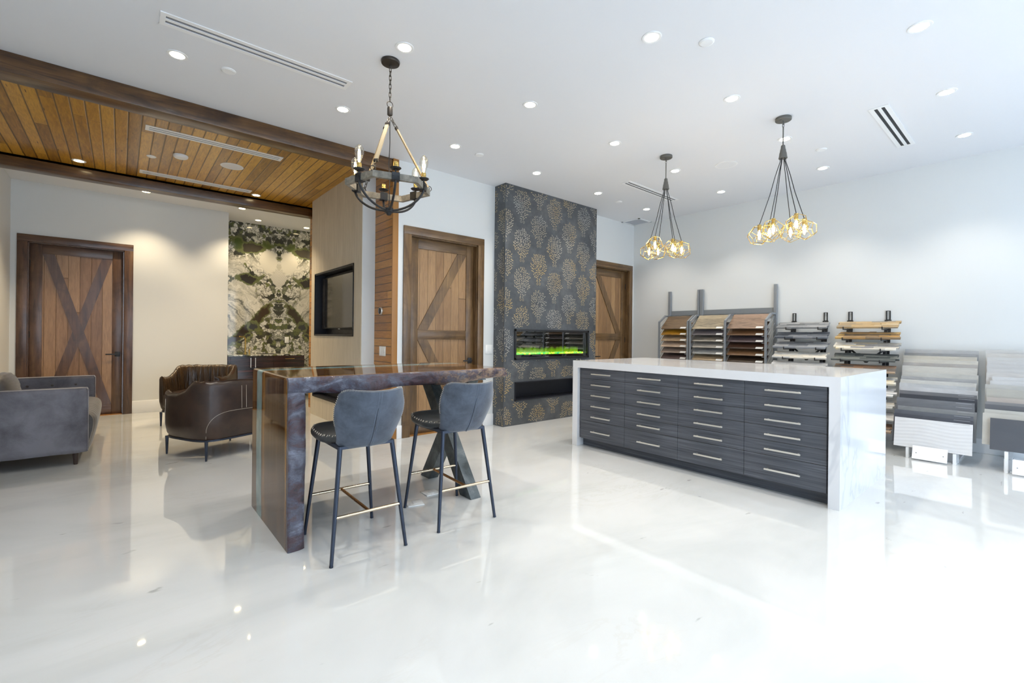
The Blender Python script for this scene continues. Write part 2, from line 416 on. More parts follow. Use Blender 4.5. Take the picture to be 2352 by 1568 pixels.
def river():
    """walnut slab with a pale teal resin river; Y across, polished"""
    g = G('polished_walnut_river', 0.05, spec=0.45); p = g.pos(); X, Y, Z = g.xyz(p)
    s = g.m('SUBTRACT', X, Z)
    wob = g.m('MULTIPLY', g.m('SUBTRACT', g.noise(g.comb(s, 0, 0), 2.2, 3), 0.5), 0.12)
    y = g.m('ADD', Y, wob)
    n = g.noise(g.comb(g.m('MULTIPLY', s, 0.6), g.m('MULTIPLY', y, 9), 0), 2.0, 6, 0.6, 1.0)
    wd = g.ramp(n, [(0.3, (0.018, 0.009, 0.006)), (0.5, (0.075, 0.035, 0.012)), (0.72, (0.20, 0.095, 0.026))])
    amber = g.fr(g.m('ABSOLUTE', g.m('SUBTRACT', y, 3.26)), 0.035, 0.0); amber2 = g.fr(y, 2.78, 2.72)
    wd = g.mix(g.m('MULTIPLY', g.m('MAXIMUM', amber, amber2), 0.75), wd, (0.34, 0.15, 0.022))
    rv = g.fr(g.m('ABSOLUTE', g.m('SUBTRACT', y, 3.385)), 0.078, 0.062)
    teal = g.ramp(g.noise(p, 6, 3), [(0.3, (0.11, 0.20, 0.21)), (0.7, (0.22, 0.33, 0.33))])
    g.set('Base Color', g.mix(rv, wd, teal)); return g.mat
MAT['river'] = river()
def bark():
    g = G('live_edge_bark', 0.32, coat=0.2); p = g.pos(); X, Y, Z = g.xyz(p)
    q = g.comb(g.m('MULTIPLY', X, 3.0), g.m('MULTIPLY', Y, 6), g.m('MULTIPLY', Z, 5.0))
    n = g.noise(q, 1.4, 8, 0.7, 0.7); n2 = g.noise(q, 6.0, 6, 0.75, 0.5)
    c = g.ramp(n, [(0.38, (0.010, 0.010, 0.016)), (0.46, (0.060, 0.024, 0.030)), (0.54, (0.065, 0.066, 0.095)), (0.72, (0.24, 0.25, 0.32))])
    c = g.mix(g.fr(n2, 0.48, 0.66, 0, 0.7), c, (0.045, 0.035, 0.048))
    gold = g.m('MULTIPLY', g.fr(X, 1.45, 1.9), g.fr(n2, 0.42, 0.56, 0.8, 0))
    c = g.mix(gold, c, (0.26, 0.16, 0.09))
    g.set('Base Color', c); g.bump(g.m('ADD', n, n2), 0.5, 0.012); return g.mat
MAT['bark'] = bark()
def rawsteel():
    g = G('raw_dark_steel', 0.38, 0.55); p = g.pos(); n = g.noise(p, 6, 5, 0.65, 0.5)
    g.set('Base Color', g.ramp(n, [(0.35, (0.035, 0.045, 0.05)), (0.6, (0.10, 0.12, 0.13)), (0.75, (0.2, 0.2, 0.21))])); return g.mat
MAT['rawsteel'] = rawsteel()
def suede(name, c0, c1, rough=0.62, sc_=14, sheen=0.3):
    g = G(name, rough); p = g.objc(); n = g.noise(p, sc_, 6, 0.7, 0.3); n2 = g.noise(p, 3.5, 2)
    g.set('Base Color', g.ramp(g.m('ADD', g.m('MULTIPLY', n, 0.6), g.m('MULTIPLY', n2, 0.4)), [(0.36, c0), (0.6, c1)]))
    g.set('Sheen Weight', sheen); g.set('Sheen Roughness', 0.4); g.bump(g.noise(p, 60, 4), 0.08, 0.002); return g.mat
MAT['suede'] = suede('slate_blue_suede', (0.040, 0.050, 0.068), (0.085, 0.105, 0.142))
MAT['seatleather'] = suede('black_seat_leather', (0.016, 0.018, 0.02), (0.04, 0.043, 0.045), 0.45, 20, 0.1)
MAT['thread'] = plain('pale_thread', (0.62, 0.56, 0.46), 0.6)
MAT['seam'] = plain('blue_grey_seam', (.16, .19, .25), .6)
MAT['velvet'] = suede('grey_velvet', (0.065, 0.06, 0.072), (0.17, 0.165, 0.19), 0.5, 4.0, 0.35)
MAT['velvetdark'] = suede('taupe_velvet', (0.05, 0.045, 0.042), (0.115, 0.105, 0.10), 0.55, 5.0, 0.35)
def leather():
    g = G('brown_leather', 0.3, coat=0.1, coat_rough=0.3); p = g.objc(); n = g.noise(p, 5, 4, 0.6); f = g.vor(p, 180)
    g.set('Base Color', g.ramp(n, [(0.35, (0.022, 0.012, 0.009)), (0.7, (0.055, 0.030, 0.020))]))
    g.bump(g.m('ADD', g.m('MULTIPLY', n, 1.0), g.m('MULTIPLY', f, 0.05)), 0.25, 0.01); return g.mat
MAT['leather'] = leather()
def leather_in():
    g = G('draped_brown_leather', 0.28, coat=0.1, coat_rough=0.3); X, Y, Z = g.xyz(g.objc())
    a = g.m('ARCTAN2', X, Y); q = g.comb(g.m('MULTIPLY', a, 4.2), 0, g.m('MULTIPLY', Z, 1.3)); n = g.noise(q, 2.3, 3, 0.5, 0.5)
    g.set('Base Color', g.ramp(n, [(0.35, (0.03, 0.017, 0.009)), (0.7, (0.105, 0.062, 0.028))]))
    g.bump(n, 0.7, 0.05); return g.mat
MAT['leather_in'] = leather_in()
MAT['legwood'] = plain('dark_leg_wood', (0.045, 0.025, 0.02), 0.35)
def chandwood():
    g = G('weathered_wood', 0.6); p = g.objc(); n = g.noise(g.vscale(p, 12, 12, 12), 2.0, 5, 0.65)
    g.set('Base Color', g.ramp(n, [(0.35, (0.14, 0.125, 0.10)), (0.65, (0.29, 0.26, 0.21))])); return g.mat
MAT['chandwood'] = chandwood()
MAT['strapwood'] = plain('pale_strap_wood', (0.38, 0.31, 0.20), 0.6)
def emis(name, col, st):
    g = G(name, 0.4, color=(0.9, 0.9, 0.88)); g.emit(col, st); return g.mat
MAT['lens'] = emis('lit_lens', (1.0, 0.90, 0.72), 14.0)
MAT['lens_w'] = emis('lit_lens_warm', (1.0, 0.80, 0.45), 12.0)
MAT['filament'] = emis('glowing_filament', (1.0, 0.70, 0.30), 60.0)
def glass(name, tint=(1, 1, 1), refl=0.10):
    m = bpy.data.materials.new(name); m.use_nodes = True; nt = m.node_tree; nt.nodes.clear()
    o = nt.nodes.new('ShaderNodeOutputMaterial'); t = nt.nodes.new('ShaderNodeBsdfTransparent'); t.inputs[0].default_value = (*tint, 1)
    gl = nt.nodes.new('ShaderNodeBsdfGlossy'); gl.inputs['Roughness'].default_value = 0.02
    lw = nt.nodes.new('ShaderNodeLayerWeight'); lw.inputs[0].default_value = 0.35
    mr = nt.nodes.new('ShaderNodeMapRange'); nt.links.new(lw.outputs['Facing'], mr.inputs[0]); mr.inputs[3].default_value = refl * 0.5; mr.inputs[4].default_value = min(1, refl * 5)
    mx = nt.nodes.new('ShaderNodeMixShader'); nt.links.new(mr.outputs[0], mx.inputs[0]); nt.links.new(t.outputs[0], mx.inputs[1]); nt.links.new(gl.outputs[0], mx.inputs[2])
    nt.links.new(mx.outputs[0], o.inputs[0]); return m
MAT['glass'] = glass('clear_glass'); MAT['bulbglass'] = glass('bulb_glass', (1, 0.97, 0.9), 0.12)
MAT['paneglass'] = glass('shop_window_glass', (0.97, 0.99, 1.0), 0.08)

# ------------------------------------------------------------------ setting
H = 3.21
XL, XR, YB, YF = -1.1, 7.02, 4.876, 8.75
def struct(name, mb, mat, parent=None, **kw):
    o = mb.build(name, mat, parent, **kw)
    if parent is None: o['kind'] = 'structure'
    return o
def wall_y(mb, y0, y1, x0, x1, holes, z0=0.0, z1=H):
    xs = sorted({x0, x1, *[h[0] for h in holes], *[h[1] for h in holes]}); zs = sorted({z0, z1, *[h[2] for h in holes], *[h[3] for h in holes]})
    for a, b in zip(xs, xs[1:]):
        for c, d in zip(zs, zs[1:]):
            if not any(a >= h[0] - 1e-6 and b <= h[1] + 1e-6 and c >= h[2] - 1e-6 and d <= h[3] + 1e-6 for h in holes): mb.box(a, y0, c, b, y1, d)
def wall_x(mb, x0, x1, y0, y1, holes, z0=0.0, z1=H):
    ys = sorted({y0, y1, *[h[0] for h in holes], *[h[1] for h in holes]}); zs = sorted({z0, z1, *[h[2] for h in holes], *[h[3] for h in holes]})
    for a, b in zip(ys, ys[1:]):
        for c, d in zip(zs, zs[1:]):
            if not any(a >= h[0] - 1e-6 and b <= h[1] + 1e-6 and c >= h[2] - 1e-6 and d <= h[3] + 1e-6 for h in holes): mb.box(x0, a, c, x1, b, d)

struct('floor', MB().box(XL - .2, FRONT_Y - .2, -0.1, XR + .2, 9.6, 0), MAT['floor'])
struct('ceiling', MB().box(XL - .2, FRONT_Y - .2, H, XR + .2, 7.62, H + .15), MAT['ceil'])
struct('ceiling', MB().box(XL, 7.62, 3.17, 3.1, 9.5, 3.36), MAT['ceil'])
struct('ceiling', MB().box(XL, 5.085, 3.196, 2.356, 7.62, H), MAT['cedar_ceiling'])
struct('trim_1', MB().box(XL, 4.885, 3.062, 2.356, 5.085, H, 0.006), MAT['beam'])
struct('trim_2', MB().box(XL, 7.62, 3.058, 2.356, 7.80, H, 0.006), MAT['beam'])
struct('wall_left', MB().box(XL - .15, FRONT_Y, 0, XL, 9.5, H), MAT['wall'])
mb = MB(); wall_x(mb, XR, XR + .15, FRONT_Y, YB + .12, []); struct('wall_right', mb, MAT['wall'])
DH = 2.375
mb = MB(); wall_y(mb, YB, YB + .14, 2.42, XR, [(2.583, 3.548, 0, DH), (5.905, 6.87, 0, DH)]); struct('wall_back', mb, MAT['wall'])
mb = MB(); wall_y(mb, YF, YF + .14, XL, 1.331, [(-.942, .035, 0, DH)], 0, 3.17); struct('wall_back', mb, MAT['wall'])
struct('wall_niche', MB().box(1.25, YF + .14, 0, 1.331, 9.48, 3.17), MAT['wall'])
mb = MB(); mb.box(1.331, 9.36, 0, 2.9, 9.5, 3.17); mb.box(2.9, 7.9, 0, 3.05, 9.5, 3.17); mb.box(2.50, 7.80, 0, 2.9, 7.90, 3.2); struct('wall_niche', mb, MAT['wall'])
struct('trim_3', MB().box(1.331, 9.34, 0.0, 2.9, 9.36, 3.17), MAT['marble'])
struct('wall_cedar', MB().box(2.356, 4.886, 0, 2.42, 7.905, H), MAT['cedar_wall'])
struct('trim_4', MB().box(2.350, 4.870, 0, 2.421, 4.886, H, 0.002), MAT['cedar_trim'])
mb = MB(); mb.box(2.42, YB + .14, 0, 2.52, 7.8, H); struct('wall_inner', mb, MAT['wall'])
# street wall behind the camera
mb = MB(); wall_y(mb, FRONT_Y - .15, FRONT_Y, XL, XR, [(a, b, 0.15, 2.95) for a, b in WINS]); struct('wall_front', mb, MAT['wall'])
for i, (a, b) in enumerate(WINS):
    wdw = thing('window_%d' % (i + 1), None, None, ((a + b) / 2, FRONT_Y - .08, 0.15), kind='structure')
    fm = MB()
    for q in (a, (a + b) / 2 - .025, b - .05): fm.box(q, FRONT_Y - .11, .15, q + .05, FRONT_Y - .05, 2.95)
    for q in (.15, 2.90): fm.box(a, FRONT_Y - .11, q, b, FRONT_Y - .05, q + .05)
    fm.build('window_frame', MAT['black'], wdw, True)
    MB().box(a + .05, FRONT_Y - .085, .2, b - .05, FRONT_Y - .08, 2.9).build('glass_pane', MAT['paneglass'], wdw, True)
# baseboards
mb = MB(); mb.box(.131, YF - .016, 0, 1.331, YF, .18, .004); struct('baseboard_back', mb, MAT['trimwhite'])
struct('baseboard_back', MB().box(3.652, YB - .014, 0, 3.83, YB, .15, .003), MAT['trimwhite'])
struct('baseboard_back', MB().box(2.421, YB - .014, 0, 2.486, YB, .15, .003), MAT['trimwhite'])
struct('baseboard_right', MB().box(XR - .014, FRONT_Y, 0, XR, YB, .15, .003), MAT['trimwhite'])
struct('baseboard_left', MB().box(XL, FRONT_Y, 0, XL + .014, YF, .15, .003), MAT['trimwhite'])

# TV chase: white box with wallpaper on its face, two recesses
mb = MB(); wall_x(mb, 2.196, 2.356, 5.355, 7.255, [(5.605, 7.065, 1.183, 2.069), (5.605, 7.12, .285, .60)], 0, 3.196)
struct('wall_television', mb, MAT['wall'])
mb = MB(); wall_x(mb, 2.19, 2.196, 5.355, 7.255, [(5.605, 7.065, 1.183, 2.069), (5.605, 7.12, .285, .60)], 0, 3.196)
struct('wall_television', mb, MAT['wallpaper'])
def liner(name, label, cat, y0, y1, z0, z1, xf, xb, lip=.022):
    t = thing(name, label, cat, (xf, (y0 + y1) / 2, z0))
    m = MB(); m.box(xb - .012, y0, z0, xb - .002, y1, z1); th = .012
    for a, b, c, d in ((y0 - .0, y0 + th, z0, z1), (y1 - th, y1, z0, z1), (y0, y1, z0, z0 + th), (y0, y1, z1 - th, z1)): m.box(xf - .004, a, c, xb - .004, b, d)
    m.build('recess_lining', MAT['niche'], t, True)
    m = MB()
    for a, b, c, d in ((y0 - lip, y0, z0 - lip, z1 + lip), (y1, y1 + lip, z0 - lip, z1 + lip), (y0 - lip, y1 + lip, z0 - lip, z0), (y0 - lip, y1 + lip, z1, z1 + lip)): m.box(xf - .012, a, c, xf, b, d, .002)
    m.build('recess_frame', MAT['black'], t, True)
    return t
liner('television_recess', 'black lined square recess in the beige wallpapered wall holding the television', 'wall recess', 5.605, 7.065, 1.183, 2.069, 2.19, 2.356, .012)
liner('low_recess', 'black open recess low in the beige wallpapered wall behind the bar table', 'wall recess', 5.605, 7.12, .285, .60, 2.19, 2.356, .012)
t = thing('television', 'black flat screen television inside the square black wall recess', 'television', (2.33, 6.35, 1.29))
MB().box(2.275, 5.70, 1.275, 2.325, 7.02, 2.015, .004).build('television_body', MAT['black'], t, True)
MB().box(2.272, 5.715, 1.29, 2.276, 6.90, 2.0).build('screen', MAT['blackgloss'], t, True)
MB().box(2.268, 6.28, 1.262, 2.276, 6.34, 1.276).build('sensor', MAT['greymetal'], t, True)

# thermostat, switches, outlets
t = thing('thermostat', 'round silver thermostat on the orange cedar boards', 'thermostat', (2.35, 5.149, 1.478))
MB().lathe([(.042, 0), (.044, -.004), (.044, -.02), (.040, -.026)], (2.355, 5.149, 1.478), 32, 0).build('ring', MAT['steel'], t, True)
MB().lathe([(.037, -.026), (.036, -.029), (.030, -.031)], (2.355, 5.149, 1.478), 32, 0).build('dial_face', MAT['blackgloss'], t, True)
def plate(name, label, cat, c, axis, w_, h_, gang, item='toggle', n=1):
    """flat wall plate; axis 'x' faces -x, 'y' faces -y, 'z' lies flat"""
    t = thing(name, label, cat, c)
    def bx(m, a0, b0, a1, b1, d0, d1, bev):
        if axis == 'x': m.box(-d1, a0, b0, -d0, a1, b1, bev)
        elif axis == 'y': m.box(a0, -d1, b0, a1, -d0, b1, bev)
        else: m.box(a0, b0, d0, a1, b1, d1, bev)
    m = MB(); bx(m, -w_ / 2, -h_ / 2, w_ / 2, h_ / 2, 0.0005, .007, .002); m.build('cover_plate', MAT['plastic'], t)
    for k in range(gang):
        cx = (k - (gang - 1) / 2) * w_ / gang * .92
        m = MB(); bx(m, cx - .014, -h_ * .29, cx + .014, h_ * .29, .007, .010, .001); m.build(item, MAT['plastic'], t)
    return t
plate('light_switch', 'white triple light switch on the orange cedar boards', 'light switch', (2.356, 5.113, 1.003), 'x', .166, .112, 3)
plate('light_switch', 'white double light switch on white wall beside the dark chimney breast', 'light switch', (3.752, YB, 1.017), 'y', .118, .118, 2)
plate('wall_outlet', 'white outlet on the green and white marble above the wet bar', 'outlet', (2.383, 9.34, 1.078), 'y', .073, .115, 1, 'socket')
o1 = plate('floor_outlet', 'white floor outlet plate near the closer bar stool under the table', 'outlet', (1.60, 2.925, 0), 'z', .115, .115, 1, 'socket'); o1.rotation_euler[2] = -.25
o2 = plate('floor_outlet', 'white floor outlet plate beside the crossed steel table legs', 'outlet', (1.80, 3.045, 0), 'z', .115, .115, 1, 'socket'); o2.rotation_euler[2] = -.05

# chimney breast
DM = []
FX0, FX1, FY = 3.83, 5.697, 4.65
mb = MB(); wall_y(mb, FY, YB, FX0, FX1, [(4.012, 5.512, .886, 1.284), (4.018, 5.512, .325, .58)]); struct('wall_chimney', mb, MAT['plaster'])
chim = bpy.data.objects['wall_chimney']
rl = MB(); rr = random.Random(3)
def petal(mbx, u, v, ang, L, W, place):
    pts = [(-L / 2, 0), (-L * .15, W / 2), (L * .25, W * .42), (L / 2, 0), (L * .25, -W * .42), (-L * .15, -W / 2)]
    ca, sa = math.cos(ang), math.sin(ang)
    vs = []
    for a, b in pts:
        p = place(u + a * ca - b * sa, v + a * sa + b * ca, 0.001)
        if p is None: return
        vs.append(p)
    c = place(u, v, 0.0032)
    V = [mbx.bm.verts.new(p) for p in vs]; cc = mbx.bm.verts.new(c)
    for k in range(6): mbx.bm.faces.new((V[k], V[(k + 1) % 6], cc))
def motif(place):
    # teardrop of petals radiating from a low focus, two scrolls at the foot
    def half(v):
        t_ = (v + .225) / .45
        if t_ < 0 or t_ > 1: return 0
        w_ = .046 + .108 * sstep(.10, .52, t_)
        return w_ * (math.sqrt(max(0, 1 - ((t_ - .62) / .40) ** 2)) if t_ > .62 else 1)
    r_ = .035; row = 0
    while r_ < .40:
        st = .0315 / r_; a = -1.5 + (row % 2) * st / 2
        while a < 1.5:
            u, v = r_ * math.sin(a) + rr.uniform(-.005, .005), -.165 + r_ * math.cos(a) + rr.uniform(-.006, .006)
            if abs(u) < half(v) + rr.uniform(-.016, .012) and rr.random() > .05:
                petal(rl, u, v, math.atan2(v + .10, u * 2.2) + rr.choice((-.75, -.35, 0, .35, .75)) + rr.uniform(-.15, .15), rr.uniform(.030, .041), rr.uniform(.0095, .0135), place)
            a += st
        r_ += .0300; row += 1
    for sx in (-1, 1):
        for q in range(7): petal(rl, sx * .024 + .014 * math.cos(q * .9), -.205 + .014 * math.sin(q * .9), q * .9 + PI / 2, .014, .006, place)
        petal(rl, sx * .016, -.17, PI / 2, .03, .009, place)
def place_front(cx, cz):
    def f(u, v, d):
        x, z = cx + u, cz + v
        if not (FX0 + .001 < x < FX1 - .001 and .005 < z < H - .005): return None
        if 3.99 < x < 5.53 and .865 < z < 1.305: return None
        if 4.00 < x < 5.52 and .31 < z < .595: return None
        return Vector((x, FY - d, z))
    return f
def place_side(cy, cz):
    def f(u, v, d):
        y, z = cy + u, cz + v
        if not (FY + .001 < y < YB - .001 and .005 < z < H - .005): return None
        return Vector((FX0 - d, y, z))
    return f
for k in range(-1, 6):
    x = 4.13 + .3135 * k; odd = (k % 2 != 0)
    for j in range(-1, 7):
        motif(place_front(x, (2.66 if odd else 2.95) - .527 * j))
for j in range(-1, 7):
    motif(place_side(4.655, 2.66 - .527 * j)); motif(place_side(4.95, 2.95 - .527 * j))
rel = rl.build('stencil_relief', MAT['stencil'], chim, smooth=False, recalc=False)

# electric fireplace
t = thing('electric_fireplace', 'long black electric fireplace with glowing green ember bed', 'fireplace', (4.762, 4.65, .886))
m = MB()
x0, x1, z0, z1, b = 4.005, 5.519, .879, 1.291, .028
for q in ((x0, z0, x0 + b, z1), (x1 - b, z0, x1, z1), (x0, z0, x1, z0 + b), (x0, z1 - b, x1, z1)): m.box(q[0], 4.632, q[1], q[2], 4.65, q[3], .002)
m.build('frame', MAT['black'], t, True)
m = MB(); m.box(4.02, 4.845, .893, 5.505, 4.86, 1.277); m.box(4.016, 4.652, .893, 4.03, 4.86, 1.277); m.box(5.494, 4.652, .893, 5.508, 4.86, 1.277); m.box(4.02, 4.652, 1.262, 5.505, 4.86, 1.277); m.box(4.02, 4.652, .893, 5.505, 4.86, .945)
m.build('firebox', MAT['blackgloss'], t, True)
def ember_mat():
    g = G('green_glass_embers', 0.15); p = g.pos(); n = g.noise(p, 18, 2); X, Y, Z = g.xyz(p)
    c = g.ramp(n, [(0.36, (0.02, 0.75, 0.25)), (0.5, (0.25, 0.95, 0.02)), (0.62, (0.75, 0.8, 0.02)), (0.7, (0.9, 0.35, 0.08))])
    g.set('Base Color', (0.1, 0.3, 0.1)); g.emit(c, g.fr(n, 0.3, 0.7, 0.5, 1.5)); return g.mat
EM = ember_mat()
m = MB(); re = random.Random(5)
for k in range(420):
    x = re.uniform(4.04, 5.485); y = re.uniform(4.68, 4.82); r_ = re.uniform(.008, .02)
    h_ = .947 + r_ * .5
    bmesh.ops.create_icosphere(m.bm, subdivisions=1, radius=r_, matrix=Matrix.Translation((x, y, h_)) @ Matrix.Rotation(re.uniform(0, 3), 4, 'X') @ Matrix.Diagonal((1, .8, .9, 1)))
e = m.build('ember_bed', EM, t, True, smooth=False); e['kind'] = 'stuff'
def flame_mat():
    m_ = bpy.data.materials.new('green_flame_glow'); m_.use_nodes = True; nt = m_.node_tree; nt.nodes.clear()
    N, L = nt.nodes, nt.links; o = N.new('ShaderNodeOutputMaterial'); ge = N.new('ShaderNodeNewGeometry'); sp = N.new('ShaderNodeSeparateXYZ'); L.new(ge.outputs['Position'], sp.inputs[0])
    mp = N.new('ShaderNodeMapping'); L.new(ge.outputs['Position'], mp.inputs[0]); mp.inputs['Scale'].default_value = (22, 1, 5)
    ns = N.new('ShaderNodeTexNoise'); L.new(mp.outputs[0], ns.inputs['Vector']); ns.inputs['Scale'].default_value = 1; ns.inputs['Detail'].default_value = 3
    a = N.new('ShaderNodeMath'); a.operation = 'MULTIPLY_ADD'; L.new(ns.outputs[0], a.inputs[0]); a.inputs[1].default_value = -.12; L.new(sp.outputs[2], a.inputs[2])
    mr = N.new('ShaderNodeMapRange'); L.new(a.outputs[0], mr.inputs[0]); mr.inputs[1].default_value = .885; mr.inputs[2].default_value = .985; mr.inputs[3].default_value = .75; mr.inputs[4].default_value = 0
    em = N.new('ShaderNodeEmission'); em.inputs[0].default_value = (.22, .5, .01, 1); em.inputs[1].default_value = .9
    tr = N.new('ShaderNodeBsdfTransparent'); mx = N.new('ShaderNodeMixShader'); L.new(mr.outputs[0], mx.inputs[0]); L.new(tr.outputs[0], mx.inputs[1]); L.new(em.outputs[0], mx.inputs[2]); L.new(mx.outputs[0], o.inputs[0])
    return m_
MB().box(4.035, 4.835, .945, 5.49, 4.837, 1.06).build('flame_screen', flame_mat(), t, True)
MB().box(4.03, 4.645, .905, 5.495, 4.648, 1.265).build('glass_front', MAT['glass'], t, True)
t = thing('fireplace_shelf_recess', 'long black empty recess below the fireplace in the dark chimney breast', 'wall recess', (4.765, 4.65, .325))
m = MB(); m.box(4.02, 4.86, .327, 5.51, 4.872, .578)
for q in ((4.019, .326, 4.031, .579), (5.499, .326, 5.511, .579), (4.019, .326, 5.511, .338), (4.019, .567, 5.511, .579)): m.box(q[0], 4.640, q[1], q[2], 4.872, q[3])
m.build('recess_lining', MAT['niche'], t, True)

# doors
def door(name, x0, x1, ytop, yw, style, handle_right, vs, hs, pk, wl=None):
    """x0..x1 leaf, yw = wall face; casing around"""
    t = thing(name, None, None, ((x0 + x1) / 2, yw, 0), kind='structure')
    cw = .098
    for a, b in ((x0 - cw, x0), (x1, x1 + cw)): MB().box(a, yw - .022, 0, b, yw + .001, ytop, .003).build('casing', MAT[vs], t, True)
    MB().box(x0 - cw, yw - .0225, ytop, x1 + cw, yw + .001, ytop + .095, .003).build('casing', MAT[hs], t, True)
    m = MB(); m.box(x0 - .001, yw, 0, x0 + .012, yw + .14, ytop); m.box(x1 - .012, yw, 0, x1 + .001, yw + .14, ytop); m.box(x0, yw, ytop - .012, x1, yw + .14, ytop + .001); m.build('jamb', MAT[vs], t, True)
    lx0, lx1, zt = x0 + .014, x1 - .014, ytop - .015
    yf = yw + .058
    MB().box(x0 + .0125, yf + .012, .009, x1 - .0125, yf + .046, ytop - .0125).build('plank_panel', MAT[pk], t, True)
    sw = .118
    i0, i1, zb, zu = lx0 + sw, lx1 - sw, .15, zt - .12
    MB().box(lx0, yf, .010, i0, yf + .03, zt, .003).build('stile', MAT[vs], t, True)
    MB().box(i1, yf, .010, lx1, yf + .03, zt, .003).build('stile', MAT[vs], t, True)
    MB().box(i0, yf, zu, i1, yf + .04, zt, .003).build('rail', MAT[hs], t, True)
    MB().box(i0, yf, .008, i1, yf + .04, zb, .003).build('rail', MAT[hs], t, True)
    def brace(p, q, y_=0.0, hw=.055):
        # parallelogram board clipped to run corner to corner
        (ax, az), (bx, bz) = p, q
        d = Vector((bx - ax, bz - az)); s_ = 1 if bx > ax else -1
        zs_ = 1 if bz > az else -1
        w2 = hw * 2 * d.length / abs(d.y)
        poly = [(ax, az), (ax + s_ * w2 * .999, az), (bx, bz - 0), (bx - s_ * w2, bz)]
        poly = [(ax, az), (ax + s_ * w2, az), (bx, bz), (bx - s_ * w2, bz)]
        MB().prism(poly, 'y', yf + .002 + y_, yf + .03).build('brace', MAT[vs], t, True)
    if style == 'x':
        brace((i0, zu), (i1, zb)); brace((i1, zu), (i0, zb), .006)
    else:
        mr0, mr1 = 1.145, 1.258
        MB().box(i0, yf, mr0, i1, yf + .04, mr1, .003).build('rail', MAT[hs], t, True)
        if style == 'k': brace((i0, mr1), (i1, zu)); brace((i1, zb), (i0, mr0))
        else: brace((i1, mr1), (i0, zu)); brace((i0, zb), (i1, mr0))
    hx = i1 + sw * .52 if handle_right else i0 - sw * .52
    hd = MB(); hz = .872; s_ = -1 if handle_right else 1
    hd.box(hx - .03, yf - .012, hz - .035, hx + .03, yf - .0005, hz + .035, .003)
    hd.tube([(hx, yf - .01, hz), (hx, yf - .055, hz)], .011, 10)
    hd.box(min(hx, hx + s_ * .13), yf - .062, hz - .009, max(hx, hx + s_ * .13), yf - .048, hz + .009, .003)
    hd.build('door_handle', MAT['black'], t, True)
    m = MB()
    for z in (.3, 1.15, 2.1):
        xx = lx0 if handle_right else lx1
        m.tube([(xx, yf - .004, z - .045), (xx, yf - .004, z + .045)], .006, 8)
    m.build('hinge', MAT['black'], t, True)
    MB().box(x0, yw + .002, .0006, x1, yw + .138, .008).build('threshold', MAT['cedar_trim'], t, True)
    return t
door('door_1', -.942, .035, DH, YF, 'x', True, 'doorframe_v', 'doorframe_h', 'doorplank')
door('door_2', 2.583, 3.548, DH, YB, 'k', True, 'door2frame_v', 'door2frame_h', 'door2plank')
door('door_3', 5.905, 6.87, DH, YB, 'm', False, 'door2frame_v', 'door2frame_h', 'door2plank')

# ------------------------------------------------------------------ ceiling fittings
def downlight(x, y, z, label, r=.056, warm=False, power=DOWN_P, proto=None):
    t = thing('recessed_downlight', label, 'ceiling light', (x, y, z), group=('downlights in the wood ceiling bay and soffit' if warm else 'recessed downlights in the white ceiling'))
    if proto is None:
        MB().lathe([(r * .78, -.003), (r * .98, -.006), (r * 1.12, -.0045), (r * 1.16, -.0005), (r * .78, -.0004)], (0, 0, 0), 32).build('trim_ring', MAT['trimwhite'], t)
        MB().lathe([(r * .80, -.0005), (r * .78, -.005), (r * .4, -.0055)], (0, 0, 0), 32).build('lens', MAT['lens_w' if warm else 'lens'], t)
    else:
        for k in kids(proto):
            if k.type != 'MESH': continue
            c = k.copy(); COL.objects.link(c); c.parent = t
    l = light('downlight_lamp', 'SPOT', (0, 0, -.03), power, (1, .80, .52) if warm else (1, .92, .80), spot_size=math.radians(104), spot_blend=.7, shadow_soft_size=.05)
    l.parent = t
    return t
LX = [.295, 1.495, 2.69, 3.885, 5.068, 6.26]; LY = [.555, 1.745, 2.945, 4.12]
names = {(0, 3): 'downlight in white ceiling between the long slot vent and the wood beam', (1, 3): 'downlight nearest the beam end beside the ring chandelier', (1, 2): 'large bright downlight just above the ring chandelier mount',
 (2, 3): 'downlight in front of the tall brown door beside the chimney breast', (2, 2): 'bright downlight in mid ceiling between ring chandelier and island', (2, 1): 'bright round downlight near the top edge, first left of the smoke detector',
 (3, 3): 'small downlight directly in front of the chimney breast corner', (3, 2): 'downlight left of the farther gold cluster pendant canopy', (3, 1): 'downlight to the left of the closer gold cluster pendant canopy', (3, 0): 'tilted downlight at the upper right corner of the picture',
 (4, 3): 'small downlight above the middle of the chimney breast top', (4, 2): 'downlight just behind the farther gold cluster pendant rod', (4, 1): 'downlight seen behind the rod of the closer gold cluster pendant', (4, 0): 'downlight between the short slot vent and the upper right corner light',
 (5, 3): 'small downlight nearest the square grille in the far ceiling corner', (5, 2): 'small downlight between the two gold pendants and the long side wall', (5, 1): 'downlight right of the closer gold pendant, near the side wall', (5, 0): 'downlight beyond the short slot vent, beside the long side wall'}
proto = None
for i, x in enumerate(LX):
    for j, y in enumerate(LY):
        if (i, j) not in names: continue
        d_ = downlight(x, y, H, names[(i, j)], proto=proto)
        if proto is None: proto = d_
for x, y in ((.295, 1.745), (.295, 2.945), (1.495, .555), (2.69, .555), (.295, -.64), (2.69, -.64), (5.068, -.64)):  # unseen downlights added for lighting, continuing the grid of the visible ones
    d_ = downlight(x, y, H, 'unseen recessed downlight added to the white ceiling over the camera end of the room', proto=proto)
protow = None
